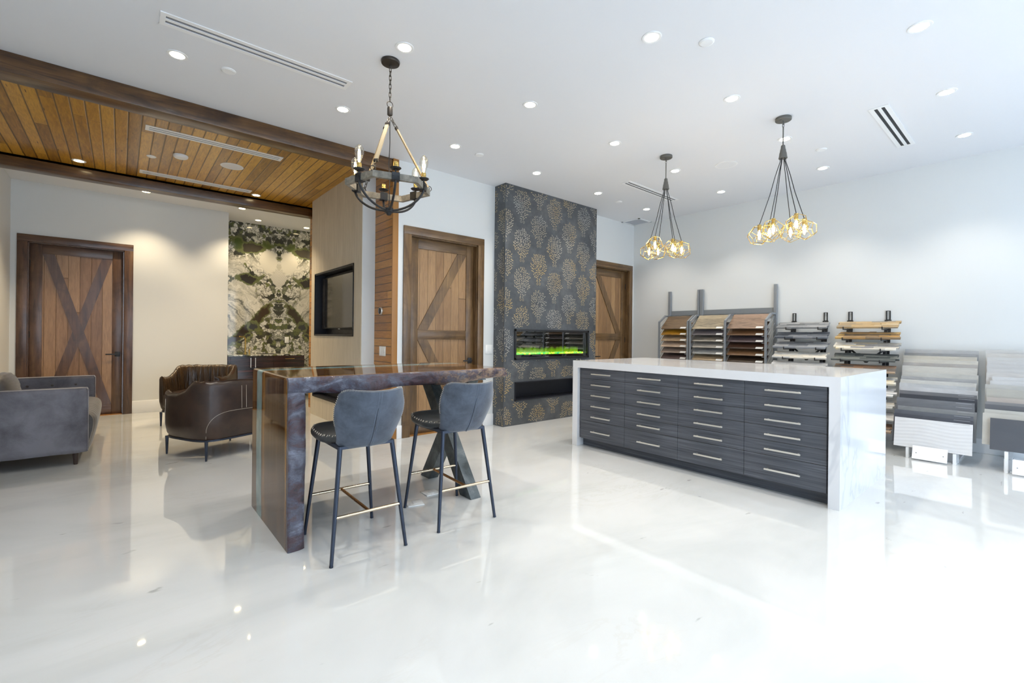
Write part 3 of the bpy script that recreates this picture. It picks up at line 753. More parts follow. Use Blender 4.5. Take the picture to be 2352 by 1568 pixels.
for x, y, z, lb in ((-.39, 7.40, 3.196, 'glowing downlight in the wood ceiling near the left wall'), (1.475, 7.47, 3.196, 'glowing downlight in the wood ceiling at the end of the slot vent'), (.256, 8.25, 3.17, 'soffit downlight above the white wall behind the dark beam'), (1.445, 8.31, 3.17, 'soffit downlight just before the marble niche'), (1.81, 8.98, 3.17, 'soffit downlight close to the marble wall, the one over the sink'), (2.616, 9.0, 3.17, 'soffit downlight at the cedar edge of the marble niche')):
    d_ = downlight(x, y, z, lb, warm=True, proto=protow, power=DOWN_P * (0.9 if z < 3.18 and y > 8.9 else 1.6 if z < 3.18 else 2.6))
    if protow is None: protow = d_

def disc(name, label, cat, x, y, z, r, h_=.012, mat='trimwhite'):
    t = thing(name, label, cat, (x, y, z))
    MB().lathe([(r, -.0004), (r, -h_ * .4), (r * .93, -h_ * .8), (r * .80, -h_)], (0, 0, 0), 40).build('cover', MAT[mat], t)
    MB().lathe([(r * .80, -h_ + .001), (r * .78, -h_ - .002), (r * .1, -h_ - .003)], (0, 0, 0), 40).build('face', MAT['trimwhite'], t)
    return t
for (x, y), lb in (((.612, 4.102), 'small white round sprinkler cover beside the long slot vent'), ((3.017, 4.131), 'small white round sprinkler cover above the door beside the chimney breast'), ((3.011, 1.527), 'small white round sprinkler cover next to the bright downlight near the top edge'), ((5.634, 1.584), 'small white round sprinkler cover behind the closer gold pendant'), ((5.614, 4.172), 'small white round sprinkler cover above the far corner near the chimney breast')):
    disc('sprinkler_cover', lb, 'sprinkler cover', x, y, H, .05, .008)
disc('sprinkler_cover', 'smaller white round cover in the wood ceiling', 'sprinkler cover', .249, 6.643, 3.196, .045, .008)
disc('smoke_detector', 'white round smoke detector in the wood ceiling', 'smoke detector', .498, 6.385, 3.196, .072, .03)
def speaker(x, y, z, lb):
    t = thing('ceiling_speaker', lb, 'speaker', (x, y, z))
    MB().lathe([(.12, -.0004), (.12, -.004), (.112, -.006), (.108, -.0045)], (0, 0, 0), 48).build('rim', MAT['trimwhite'], t)
    g = G('speaker_mesh_grille', .6); p = g.objc(); v = g.vor(p, 330, rand=0.0); g.set('Base Color', g.mix(g.fr(v, .2, .45, .55, 0), (0.80, .81, .83), (.5, .52, .55)))
    MB().lathe([(.110, -.002), (.108, -.0055), (.02, -.0065)], (0, 0, 0), 48).build('grille', g.mat, t)
speaker(5.323, 2.448, H, 'large round white speaker in ceiling between the two gold pendants')
speaker(.999, 6.378, 3.196, 'large round white speaker in the wood ceiling')
def slot_vent(x0, x1, y0, y1, z, lb, slots, smat, long_=True):
    t = thing('slot_vent', lb, 'air vent', ((x0 + x1) / 2, (y0 + y1) / 2, z))
    m = MB(); ex = .03; n = slots; ys = []
    ry = (y1 - y0); bw = ry / (2 * n + 1.6)
    cur = y0; frame = []
    for k in range(n + 1):
        wdt = bw * (1.3 if k in (0, n) else 1.0)
        m.box(x0, cur, z - .006, x1, cur + wdt, z - .0005); cur += wdt
        if k < n: ys.append((cur, cur + (ry - bw * (2.6 + (n - 1))) / n)); cur = ys[-1][1]
    m.box(x0 + .001, y0 + .001, z - .0066, x0 + ex, y1 - .001, z - .0006); m.box(x1 - ex, y0 + .001, z - .0066, x1 - .001, y1 - .001, z - .0006)
    m.build('vent_frame', MAT['trimwhite'], t, True)
    for a, b in ys:
        MB().box(x0 + ex, a, z - .003, x1 - ex, b, z - .0006).build('slot', MAT[smat], t, True)
        MB().box(x0 + ex, a, z - .0055, x1 - ex, a + (b - a) * .22, z - .003).build('blade', MAT['black'], t, True)
slot_vent(.172, 1.389, 3.62, 3.772, H, 'long white slot vent in the white ceiling beside the ring chandelier', 2, 'ventgrey')
slot_vent(.165, 1.39, 5.66, 5.80, 3.196, 'white slot vent in the wood ceiling nearest the front beam', 2, 'ventgrey')
slot_vent(.16, 1.385, 7.275, 7.41, 3.196, 'white slot vent in the wood ceiling along the rear beam', 2, 'ventgrey')
slot_vent(4.955, 6.155, .905, 1.045, H, 'short dark double slot vent in the ceiling near the right edge', 2, 'ventdark')
slot_vent(4.96, 6.165, 3.52, 3.65, H, 'dark double slot vent behind the farther gold cluster pendant', 2, 'ventdark')
t = thing('return_grille', 'square grey return air grille in the far ceiling corner', 'air grille', (6.84, 4.70, H))
m = MB(); x0, x1, y0, y1 = 6.64, 7.015, 4.51, 4.872
for q in ((x0, y0, x1, y0 + .03), (x0, y1 - .03, x1, y1), (x0, y0, x0 + .03, y1), (x1 - .03, y0, x1, y1)): m.box(q[0], q[1], H - .008, q[2], q[3], H - .0005)
m.build('frame', MAT['trimwhite'], t, True)
g = G('grille_mesh', .6); X, Y, Z = g.xyz(g.pos()); g.set('Base Color', g.mix(g.fr(g.m('SINE', g.m('MULTIPLY', X, 420)), -.2, .4), (.30, .32, .36), (.55, .57, .62)))
MB().box(x0 + .03, y0 + .03, H - .004, x1 - .03, y1 - .03, H - .001).build('mesh_panel', g.mat, t, True)
#PART2
# ------------------------------------------------------------------ island
IX0, IX1, IY0, IY1, IZ = 3.83, 5.205, .945, 3.44, .935
t = thing('kitchen_island', 'long white marble-look island with waterfall ends and dark grey drawers', 'island', ((IX0 + IX1) / 2, (IY0 + IY1) / 2, 0))
MB().prism([(IY0, 0), (IY0 + .07, 0), (IY0 + .07, IZ - .075), (IY1 - .07, IZ - .075), (IY1 - .07, 0), (IY1, 0), (IY1, IZ), (IY0, IZ)], 'x', IX0, IX1).build('countertop', MAT['quartz'], t, True)
MB().box(3.872, IY0 + .0705, .0915, IX1 - .02, IY1 - .0705, IZ - .0755).build('cabinet_body', MAT['laminate'], t, True)
MB().box(3.935, IY0 + .0705, .0005, IX1 - .08, IY1 - .0705, .091).build('toe_kick', MAT['laminate'], t, True)
cols = [1.030, 1.604, 2.186, 2.765, 3.338]; rows = [.857, .746, .635, .520, .405, .291, .092]; hz = [.800, .685, .572, .457, .343, .186]
for a, b in zip(cols, cols[1:]):
    for k in range(6):
        d = MB().box(3.852, a + .0015, rows[k + 1] + .0015, 3.8715, b - .0015, rows[k] - .0015, .0012, 1).build('drawer', MAT['laminate'], t, True)
        c_ = (a + b) / 2 - .003
        h = MB(); h.box(3.815, c_ - .125, hz[k] - .006, 3.827, c_ + .125, hz[k] + .006, .001, 1)
        for s_ in (-.105, .105): h.box(3.826, c_ + s_ - .005, hz[k] - .005, 3.8525, c_ + s_ + .005, hz[k] + .005)
        h.build('drawer_handle', MAT['steel'], d, True)

# ------------------------------------------------------------------ live edge table
TX0, TX1, TY0, TY1, TZ = .70, 2.24, 2.70, 3.585, .955
t = thing('bar_table', 'tall waterfall bar table of polished walnut with teal resin stripe and raw live edge', 'table', ((TX0 + TX1) / 2, (TY0 + TY1) / 2, 0))
m = MB(); rr = random.Random(2)
R_ = .018
corner = [(TX0 + R_ - R_ * math.cos(a), TZ - R_ + R_ * math.sin(a)) for a in [k * PI / 12 for k in range(7)]]
poly = [(TX0 + .088, .001), (TX0 + .088, TZ - .092), (TX1, TZ - .092 + .03), (TX1 + .004, TZ), *corner[::-1], (TX0, .001)]
m.prism(poly, 'y', TY0 + .028, TY1)
m.build('waterfall_slab', MAT['river'], t, True, angle=30)
# rough live edge: an L of displaced bark along the front
def edge_y(x, z):
    n = mn.fractal(Vector((x * 2.4, 0.3, z * 2.4)), 1.0, 2.1, 4) * .020 + mn.fractal(Vector((x * 10, 4, z * 10)), 1.0, 2.0, 4) * .006
    return TY0 + n - .002
def low(x): return TZ - .094 + .014 * mn.noise(Vector((x * 3.1, 8.0, 0))) + .006 * mn.noise(Vector((x * 11, 2.0, 0))) + (.028 * sstep(1.75, 2.25, x)) - .010 * sstep(.85, .95, x) * sstep(1.25, 1.1, x)
m = MB(); NX, NZ = 190, 12
def yb(x): return -.055 * sstep(1.95, 2.24, x) * .3
def top_fn(u, v):
    x = TX0 + .0005 + u * (TX1 + .025 - TX0); z0 = low(x); z = z0 + v * (TZ - .0008 - z0)
    rnd = 1 - (2 * v - 1) ** 4
    x2 = x - .035 * v * sstep(.97, 1.0, u)
    return Vector((x2, edge_y(x, z) - .012 * rnd + .010 * (1 - v) ** 2, z))
A = m.grid(top_fn, NX, NZ)
def leg_fn(u, v):
    x = TX0 + .0005 + u * .090; z = .001 + v * (TZ - .075)
    rnd = 1 - (2 * u - 1) ** 4
    return Vector((x + .004 * mn.noise(Vector((3, u * 2, z * 7))) * u, edge_y(x, z) - .010 * rnd + .012 * sstep(TZ - .12, TZ - .075, z), z))
B = m.grid(leg_fn, 12, 110)
def skirt(vs, dy=.04):
    W = [m.bm.verts.new(Vector((v.co.x, TY0 + dy, v.co.z))) for v in vs]
    for k in range(len(vs) - 1): m.bm.faces.new((vs[k], vs[k + 1], W[k + 1], W[k]))
skirt([r[0] for r in A]); skirt([r[-1] for r in A]); skirt(A[0]); skirt(A[-1]); skirt(B[0]); skirt(B[-1]); skirt([r[0] for r in B]); skirt([r[-1] for r in B])
m.build('live_edge', MAT['bark'], t, True, angle=50)
for (ya, za), (yb_, zb_), dx in (((3.44, TZ - .094), (2.80, .006), 0), ((2.86, TZ - .094), (3.42, .006), .012)):
    m = MB(); d_ = Vector((0, yb_ - ya, zb_ - za)).normalized()
    # flat channel bar cut level at the floor and at the top
    hw = .058 / abs(d_.z)
    m.prism([(ya - hw, za), (ya + hw, za), (yb_ + hw, zb_ - .005), (yb_ - hw, zb_ - .005)], 'x', 1.952 + dx, 2.040 + dx * 1.01)
    m.build('leg', MAT['rawsteel'], t, True)
MB().box(1.86, 2.80, TZ - .0925, 2.13, 3.50, TZ - .085).build('mounting_plate', MAT['rawsteel'], t, True)

# ------------------------------------------------------------------ bar stools
def make_stool(label):
    t = thing('bar_stool', label, 'bar stool', (0, 0, 0), group='blue grey bar stools at the live edge table')
    ft = {}
    for sx in (-1, 1):
        for sy in (-1, 1):
            a, b = Vector((sx * .146, sy * .185 + .005, .598)), Vector((sx * .207, sy * .247, .002)); ft[(sx, sy)] = (a, b)
            m = MB().tube([a, b], [.0135, .0095], 14); m.tube([b, b + Vector((0, 0, .006))], .0105, 14)
            m.build('leg', MAT['chairleg'], t)
    def at(sx, sy, z):
        a, b = ft[(sx, sy)]; k = (a.z - z) / (a.z - b.z); return a.lerp(b, k)
    f = MB()
    for sx in (-1, 1): f.bar(at(sx, -1, .592), at(sx, 1, .588), .026, .016)
    for sy in (-1, 1): f.bar(at(-1, sy, .592), at(1, sy, .592), .026, .016)
    f.build('seat_frame', MAT['chairleg'], t)
    MB().tube([at(-1, -1, .238), at(1, -1, .238)], .0085, 12).build('footrest_bar', MAT['bronze'], t)
    MB().tube([at(-1, 1, .238), at(1, 1, .238)], .0085, 12).build('footrest_bar', MAT['bronze'], t)
    MB().tube([(0, at(1, -1, .238).y, .238), (0, at(1, 1, .238).y, .238)], .0085, 12).build('footrest_bar', MAT['copper'], t)
    # seat: dished pad with a rolled front lip
    def seat_sec(v):     # y along, returns half width, centre z
        y = -.205 + .480 * v
        hw = .100 + .102 * sstep(0, .45, v) - .045 * sstep(.72, 1.0, v) ** 1.5
        zc = .628 - .012 * math.sin(PI * v) + .012 * sstep(.6, 1, v)
        return y, hw, zc
    def sf(u, v):
        y, hw, zc = seat_sec(v); a = 2 * PI * u
        th = .033 * (1 - .75 * max(0, (v - .9) / .1) ** 2) * (1 - .4 * max(0, (.1 - v) / .1))
        x = math.copysign(abs(math.cos(a)) ** .55, math.cos(a)) * hw; z = math.copysign(abs(math.sin(a)) ** .7, math.sin(a)) * th
        if math.sin(a) > 0: z -= .014 * (1 - (x / hw) ** 2) * math.sin(PI * min(1, v))
        return Vector((x, y, zc + z))
    m = MB(); V = m.grid(sf, 40, 26, cu=True)
    m.bm.faces.new([r[0] for r in V]); m.bm.faces.new([r[-1] for r in V][::-1])
    seat = m.build('seat', MAT['seatleather'], t, angle=60)
    # backrest: winged curved shell
    def back(u, v, side):
        s_ = 2 * u - 1
        hw = .160 + .034 * sstep(0, .62, v) - .014 * sstep(.72, 1, v)
        ztop = .906 + .012 * s_ * s_ - .034 * abs(s_) ** 12
        zbot = .588 + .026 * abs(s_) ** 8
        z = zbot + (ztop - zbot) * v
        wrap = .050 + .065 * v
        y = -.225 - .135 * v ** .9 + wrap * abs(s_) ** 2.2 + .02 * (1 - v) ** 4
        th = .034 * (1 - .55 * abs(s_) ** 4) * (1 - .5 * abs(2 * v - 1) ** 6)
        return Vector((hw * s_, y + (th / 2 if side else -th / 2), z))
    m = MB(); nu, nv = 28, 22
    A = m.grid(lambda u, v: back(u, v, 0), nu, nv); B = m.grid(lambda u, v: back(u, v, 1), nu, nv)
    loopA = [A[i][0] for i in range(nu + 1)] + [A[nu][j] for j in range(1, nv + 1)] + [A[i][nv] for i in range(nu - 1, -1, -1)] + [A[0][j] for j in range(nv - 1, 0, -1)]
    loopB = [B[i][0] for i in range(nu + 1)] + [B[nu][j] for j in range(1, nv + 1)] + [B[i][nv] for i in range(nu - 1, -1, -1)] + [B[0][j] for j in range(nv - 1, 0, -1)]
    n = len(loopA)
    for k in range(n): m.bm.faces.new((loopA[k], loopA[(k + 1) % n], loopB[(k + 1) % n], loopB[k]))
    bk = m.build('backrest', MAT['suede'], t, angle=70)
    # centre welt with two pale seams, whip stitches round the top edge
    m = MB(); m.tube([back(.5, v / 20, 0) + Vector((0, -.001, 0)) for v in range(0, 15)], [.0045 * (1 if v < 13 else .6) for v in range(0, 15)], 8)
    m.build('welt', MAT['suede'], bk)
    m = MB()
    for sx in (-.0105, .0105): m.tube([back(.5, v / 24, 0) + Vector((sx * (1 if v < 17 else .8), -.0006, 0)) for v in range(0, 25)], .0011, 6)
    m.build('seam', MAT['seam'], bk); m = MB()
    for k in range(2, 58):
        u = k / 59
        p0, p1 = back(u, 1, 0), back(u + .007, 1, 1)
        m.tube([p0 + Vector((0, -.001, -.005)), (p0 + p1) / 2 + Vector((0, 0, .0018)), p1 + Vector((0, .001, -.005))], .0010, 5)
    for sd in (0, 1):
        for k in range(10, 26):
            v = k / 26; p0, p1 = back(sd, v, 0), back(sd, v + .012, 1); o_ = Vector(((1 if sd else -1) * .0015, 0, 0))
            m.tube([p0 + o_, p1 + o_], .0010, 5)
    m.build('stitching', MAT['thread'], bk)
    m = MB()
    for sx in (-1, 1):
        for k in range(26):
            v = .06 + .88 * k / 26; y, hw, zc = seat_sec(v)
            a_ = Vector((sx * (hw * .985), y, zc + .008)); b_ = Vector((sx * (hw * .92), y + .010 * (1 if k % 2 else -1) * .6 + .004, zc + .0225))
            m.tube([a_, b_ + Vector((0, 0, .001))], .0012, 5)
    m.build('stitching', MAT['thread'], seat)
    return t
s1 = make_stool('blue grey bar stool closest to the waterfall end of the bar table'); s1.location = (1.045, 2.627, 0); s1.rotation_euler[2] = math.radians(-1.5)
s2 = copy_tree(s1, (1.70, 2.635, 0), math.radians(-3.5), 'blue grey bar stool in front of the crossed steel table legs')

# ------------------------------------------------------------------ sofa
t = thing('sofa', 'grey velvet tuxedo sofa with tufted inner back and dark wooden legs', 'sofa', (-.65, 6.4, 0))
SX0, SX1, SY0, SY1, SB, ST = -1.075, -.218, 5.62, 7.24, .112, .690
def slab(m, x0, y0, z0, x1, y1, z1, bev=.02, amp=.004, cuts=10):
    b = MB().box(x0, y0, z0, x1, y1, z1)
    bmesh.ops.subdivide_edges(b.bm, edges=b.bm.edges[:], cuts=cuts, use_grid_fill=True)
    c = Vector(((x0 + x1) / 2, (y0 + y1) / 2, (z0 + z1) / 2)); hx, hy, hz_ = (x1 - x0) / 2, (y1 - y0) / 2, (z1 - z0) / 2
    for v in b.bm.verts:
        d = v.co - c; q = [d.x, d.y, d.z]; hh = (hx, hy, hz_)
        core = [max(-h + bev, min(h - bev, k)) for k, h in zip(q, hh)]
        e = Vector([k - cc for k, cc in zip(q, core)])
        if e.length > 1e-6: q = Vector(core) + e.normalized() * bev
        q = Vector(q); n = mn.fractal((q + c) * 5, 1.0, 2.0, 3) * amp
        nrm = Vector([k / h for k, h in zip(q, hh)]); nrm = Vector([k ** 5 for k in nrm])
        if nrm.length > 0: q = q + nrm.normalized() * n
        v.co = c + q
    tmp = bpy.data.meshes.new('tmp'); b.bm.to_mesh(tmp); b.bm.free(); m.bm.from_mesh(tmp); bpy.data.meshes.remove(tmp)
    return m
for nm, y0, y1 in (('arm', SY0, SY0 + .115), ('arm', SY1 - .115, SY1)):
    a_ = slab(MB(), SX0, y0, SB, SX1, y1, ST, .016, .004, 14).build(nm, MAT['velvet'], t, True, angle=60)
    yy = y0 if y0 == SY0 else y1
    pm = MB()
    for yq in (y0 + .008, y1 - .008):
        pm.tube([(SX0 + .02, yq, ST - .004), (SX1 - .012, yq, ST - .004), (SX1 - .005, yq, ST - .02), (SX1 - .003, yq, SB + .01)], .0055, 8)
    pm.build('piping', MAT['velvet'], a_, True)
    bt = MB()
    if y0 != SY0:
        for bx_ in (-.95, -.76, -.57, -.38):
            for bz in (.60, .46): bt.lathe([(.013, 0), (.012, -.004), (.004, -.007)], (bx_, y0 - .001, bz), 14, 1)
        bt.build('tuft_button', MAT['velvetdark'], a_, True)
slab(MB(), SX0, SY0 + .116, SB, SX0 + .16, SY1 - .116, ST, .02, .003, 12).build('backrest', MAT['velvetdark'], t, True, angle=60)
slab(MB(), SX0 + .161, SY0 + .116, SB, SX1 - .03, SY1 - .116, .26, .015, .002, 8).build('seat_base', MAT['velvetdark'], t, True, angle=60)
# front rolled seat with vertical pleats bulging past the arms
def cush(u, v):
    y = SY0 + .118 + (SY1 - SY0 - .236) * v
    pts = [(-.91, .27), (-.91, .44), (-.80, .462), (-.45, .468), (-.25, .455), (-.185, .42), (-.168, .35), (-.185, .24), (-.215, .13), (-.24, .125), (-.26, .262)]
    f = u * len(pts); i = int(f) % len(pts); a = f - int(f)
    p0, p1, p2, p3 = [Vector(pts[(i + k) % len(pts)]) for k in (-1, 0, 1, 2)]
    q = .5 * ((2 * p1) + (p2 - p0) * a + (2 * p0 - 5 * p1 + 4 * p2 - p3) * a * a + (3 * p1 - p0 - 3 * p2 + p3) * a ** 3)
    pl = .010 * abs(math.sin(y * 26)) * sstep(-.4, -.15, q.x)
    end = sstep(0, .05, min(v, 1 - v)) * .03 - .03
    return Vector((q.x + pl + end * (1 if q.x > -.5 else -1), y, q.y + pl * .4 * (1 if q.y > .3 else -1)))
m = MB(); V = m.grid(cush, 66, 90, cu=True); m.bm.faces.new([r[0] for r in V]); m.bm.faces.new([r[-1] for r in V][::-1])
m.build('seat_cushion', MAT['velvetdark'], t, True, angle=60)
for x, y in ((-.30, 5.69), (-1.0, 5.69), (-.30, 7.16), (-1.0, 7.16)):
    MB().lathe([(.014, .001), (.0145, .003), (.024, SB + .004)], (x, y, 0), 20).build('leg', MAT['legwood'], t, True)
# pleated cushion leaning on the sofa back
def pil(u, v):
    a, b = 2 * PI * u, PI * v
    cx = math.copysign(abs(math.cos(a)) ** .7, math.cos(a)); sx = math.copysign(abs(math.sin(a)) ** .7, math.sin(a)); s_ = math.sin(b) ** .8
    pl = 1 + .03 * math.sin(sx * s_ * 38)
    p = Vector((.085 * math.cos(b) * pl, .31 * cx * s_, .168 * sx * s_ * pl))
    return Matrix.Rotation(math.radians(-9), 3, 'Y') @ p + Vector((-.785, 6.10, .655))
m = MB(); m.grid(pil, 48, 30, cu=True)
bmesh.ops.remove_doubles(m.bm, verts=m.bm.verts, dist=1e-5)
o = m.build('cushion', MAT['velvetdark'], None, angle=70); tag(o, 'pleated taupe velvet cushion leaning on the back of the grey sofa', 'cushion')
for v in o.data.vertices: v.co.z += 0

# ------------------------------------------------------------------ armchairs
def make_armchair(label):
    t = thing('tub_armchair', label, 'armchair', (0, 0, 0), group='brown leather tub armchairs')
    W2, D2_ = .385, .375
    TH0, TH1 = math.radians(47), math.radians(-227)
    def plan(th, k):
        c, s_ = math.cos(th), math.sin(th); n = 2 / 4.2
        return Vector((math.copysign(abs(c) ** n, c) * W2 * k, math.copysign(abs(s_) ** n, s_) * D2_ * k, 0))
    def hgt(y): return .612 + .128 * sstep(.02, -.20, y)
    NU = 84
    sec = [(.92, 0.0), (.965, .10), (1.0, .28), (1.0, .55), (.99, .80), (.985, .93), (.965, .985), (.925, 1.0), (.875, .985), (.845, .93), (.82, .75), (.80, .50), (.78, .30)]
    def sh(i, j):
        th = TH0 + (TH1 - TH0) * i / NU; k, zz = sec[j]
        endw = min(i, NU - i) / NU; pinch = sstep(0, .045, endw)
        kk = .90 + (k - .90) * (.25 + .75 * pinch)
        p = plan(th, kk); p.y *= 1.0
        h = hgt(plan(th, 1).y)
        tip = (1 - sstep(0, .10, endw)); z = .190 + (h - .190 + tip * .022) * zz
        out = 1 + .03 * tip * zz
        return Vector((p.x * out, p.y + tip * .03 * zz ** 3, z + .004 * math.sin(i * .9) * (1 if 5 < j < 10 else 0)))
    m = MB(); V = [[m.bm.verts.new(sh(i, j)) for j in range(len(sec))] for i in range(NU + 1)]
    for i in range(NU):
        for j in range(7): m.bm.faces.new((V[i][j], V[i + 1][j], V[i + 1][j + 1], V[i][j + 1]))
    m.bm.faces.new([V[0][j] for j in range(8)]); m.bm.faces.new([V[NU][j] for j in range(8)][::-1])
    m.build('outer_shell', MAT['leather'], t, angle=60, recalc=True)
    m = MB(); V = [[m.bm.verts.new(sh(i, j)) for j in range(7, len(sec))] for i in range(NU + 1)]
    for i in range(NU):
        for j in range(len(sec) - 8): m.bm.faces.new((V[i][j], V[i + 1][j], V[i + 1][j + 1], V[i][j + 1]))
    for E_, I_ in ((V[0], 0), (V[NU], NU)):
        q = [m.bm.verts.new(sh(I_, 0)), *E_]; m.bm.faces.new(q)
    m.build('inner_lining', MAT['leather_in'], t, angle=60)
    # seat cushion and front apron
    slab(MB(), -.30, -.26, .225, .30, .355, .42, .05, .004, 12).build('seat_cushion', MAT['leather'], t, angle=60)
    m = MB(); m.prism([tuple(plan(math.radians(a), .945).xy) for a in range(0, 360, 6)], 'z', .176, .192); m.build('base_frame', MAT['chairleg'], t, angle=50)
    for sx in (-1, 1):
        for sy in (-1, 1):
            MB().lathe([(.0085, .001), (.009, .004), (.0155, .180)], (sx * .320, sy * .308, 0), 16).build('leg', MAT['chairleg'], t)
    # seams
    m = MB()
    def surf(th, zz, off=.0022):
        i = (th - TH0) / (TH1 - TH0) * NU; i0 = int(i); a = i - i0
        j = 0
        while j < 6 and sec[j + 1][1] < zz: j += 1
        b = (zz - sec[j][1]) / (sec[j + 1][1] - sec[j][1]) if sec[j + 1][1] > sec[j][1] else 0
        p = sh(i0, j).lerp(sh(i0 + 1, j), a).lerp(sh(i0, j + 1).lerp(sh(i0 + 1, j + 1), a), b)
        return p + plan(th, 1).normalized() * off
    for th in (math.radians(-206), math.radians(26)):
        for dz in (-.006, .006): m.tube([surf(th + dz, z / 20) for z in range(1, 18)], .0016, 6)
    for dz in (-.014, .014): m.tube([surf(math.radians(-90) + dz, z / 20) for z in range(10, 19)], .0015, 6)
    arc = []
    for k in range(41):
        a = k / 40; th = math.radians(-138 + 96 * a); arc.append(surf(th, .02 + .46 * min(1, math.sin(PI * a) ** .38)))
    m.tube(arc, .0013, 6)
    m.build('stitching', MAT['thread'], t)
    m = MB(); m.tube([sh(i, 7) + Vector((0, 0, .001)) for i in range(2, NU - 1)], .0032, 8); m.build('rim_piping', MAT['leather'], t)
    return t
c1 = make_armchair('brown leather tub armchair with its stitched back turned to the room'); c1.location = (.775, 5.50, 0); c1.rotation_euler[2] = math.radians(24.8)
c2 = copy_tree(c1, (.83, 7.46, 0), math.radians(150), 'brown leather tub armchair with its draped inside facing the other chair')

# ------------------------------------------------------------------ wet bar
t = thing('wet_bar_cabinet', 'dark striped veneer cabinets under the green marble wall', 'cabinet', (1.94, 9.04, 0))
MB().box(1.336, 8.765, .10, 2.530, 9.335, .81).build('cabinet_body', MAT['ebony'], t, True)
MB().box(1.336, 8.82, .001, 2.530, 9.335, .0995).build('toe_kick', MAT['black'], t, True)
MB().box(1.336, 8.742, .10, 1.371, 8.7645, .808).build('filler_panel', MAT['ebony'], t, True)
for a, b, hx in ((1.374, 1.700, 1.668), (1.704, 2.024, 1.739)):
    d = MB().box(a, 8.744, .105, b, 8.7645, .805, .002, 1).build('door', MAT['ebony'], t, True)
    m = MB().box(hx - .005, 8.712, .617, hx + .005, 8.722, .781)
    for z in (.635, .765): m.box(hx - .004, 8.721, z - .004, hx + .004, 8.7445, z + .004)
    m.build('door_handle', MAT['steel'], d, True)
for z0, z1 in ((.105, .335), (.339, .572), (.576, .805)):
    d = MB().box(2.028, 8.744, z0, 2.529, 8.7645, z1, .002, 1).build('drawer', MAT['ebony'], t, True)
    zz = z1 - .05; m = MB().box(2.204, 8.712, zz - .005, 2.355, 8.722, zz + .005)
    for x in (2.22, 2.34): m.box(x - .004, 8.721, zz - .004, x + .004, 8.7445, zz + .004)
    m.build('drawer_handle', MAT['brass'], d, True)
MB().box(1.334, 8.735, .8105, 2.545, 9.338, .834, .002, 1).build('countertop', MAT['marble'], t, True)
MB().box(1.84, 8.86, .8345, 2.10, 9.16, .838, .001, 1).build('sink_rim', MAT['black'], t, True)
t = thing('tap', 'gold angular tap standing on the wet bar counter', 'tap', (1.67, 9.2, .834))
MB().tube([(1.672, 9.2, .8345), (1.672, 9.2, 1.06), (1.668, 9.195, 1.105), (1.655, 9.18, 1.128), (1.63, 9.15, 1.135), (1.56, 9.06, 1.138)], .0125, 14).build('spout', MAT['brass'], t, True)
MB().lathe([(.026, 0), (.026, .006), (.015, .010)], (1.672, 9.2, .8345), 20).build('base_ring', MAT['brass'], t, True)
m = MB().tube([(1.735, 9.2, .8345), (1.735, 9.2, .905)], .012, 12); m.tube([(1.735, 9.2, .9), (1.755, 9.17, .94)], .005, 8); m.build('lever_handle', MAT['brass'], t, True)

# ------------------------------------------------------------------ ring chandelier
CX, CYY = 1.492, 3.16
t = thing('ring_chandelier', 'hexagonal weathered wood chandelier on a dark chain with bare filament bulbs', 'chandelier', (CX, CYY, H))
ca = MB().lathe([(.002, -.0005), (.066, -.001), (.068, -.008), (.064, -.022), (.030, -.028), (.010, -.032)], (0, 0, 0), 40); ca.lathe([(.010, -.03), (.012, -.045), (.004, -.052)], (0, 0, 0), 16); ca.build('ceiling_canopy', MAT['darkbronze'], t)
m = MB(); z = -.052; k = 0
def link(mb_, c, ax, L=.040, W=.015, r_=.0026, tilt=None):
    pts = []
    for i in range(16):
        a = 2 * PI * i / 16; x = W / 2 * math.cos(a); zz = (L / 2 - W / 2) * (1 if math.sin(a) > 0 else -1) + W / 2 * math.sin(a)
        v = Vector((x, 0, zz)) if ax == 0 else Vector((0, x, zz))
        if tilt is not None: v = tilt @ v
        pts.append(Vector(c) + v)
    mb_.tube(pts, r_, 6, closed=True)
while z > -.30:
    link(m, (0, 0, z - .012), k % 2); z -= .031; k += 1
m.build('chain', MAT['darkbronze'], t)
MB().tube([(.023 * math.cos(a), 0, -.322 + .023 * math.sin(a)) for a in [2 * PI * i / 24 for i in range(24)]], .003, 8, closed=True).build('hanging_ring', MAT['darkbronze'], t)
MB().lathe([(.006, -.338), (.018, -.342), (.0195, -.35), (.0195, -.395), (.017, -.40), (.006, -.408)], (0, 0, 0), 24).build('hub', MAT['darkbronze'], t)
MB().tube([(0, 0, -.40), (.004, .003, -.60), (-.003, 0, -.75), (.004, 0, -.90), (0, 0, -1.09)], .0034, 8).build('cord', MAT['black'], t)
RZ, RR = -.930, .300
vert = [Vector((RR * math.cos(math.radians(164 + 60 * k)), RR * math.sin(math.radians(164 + 60 * k)), RZ)) for k in range(6)]
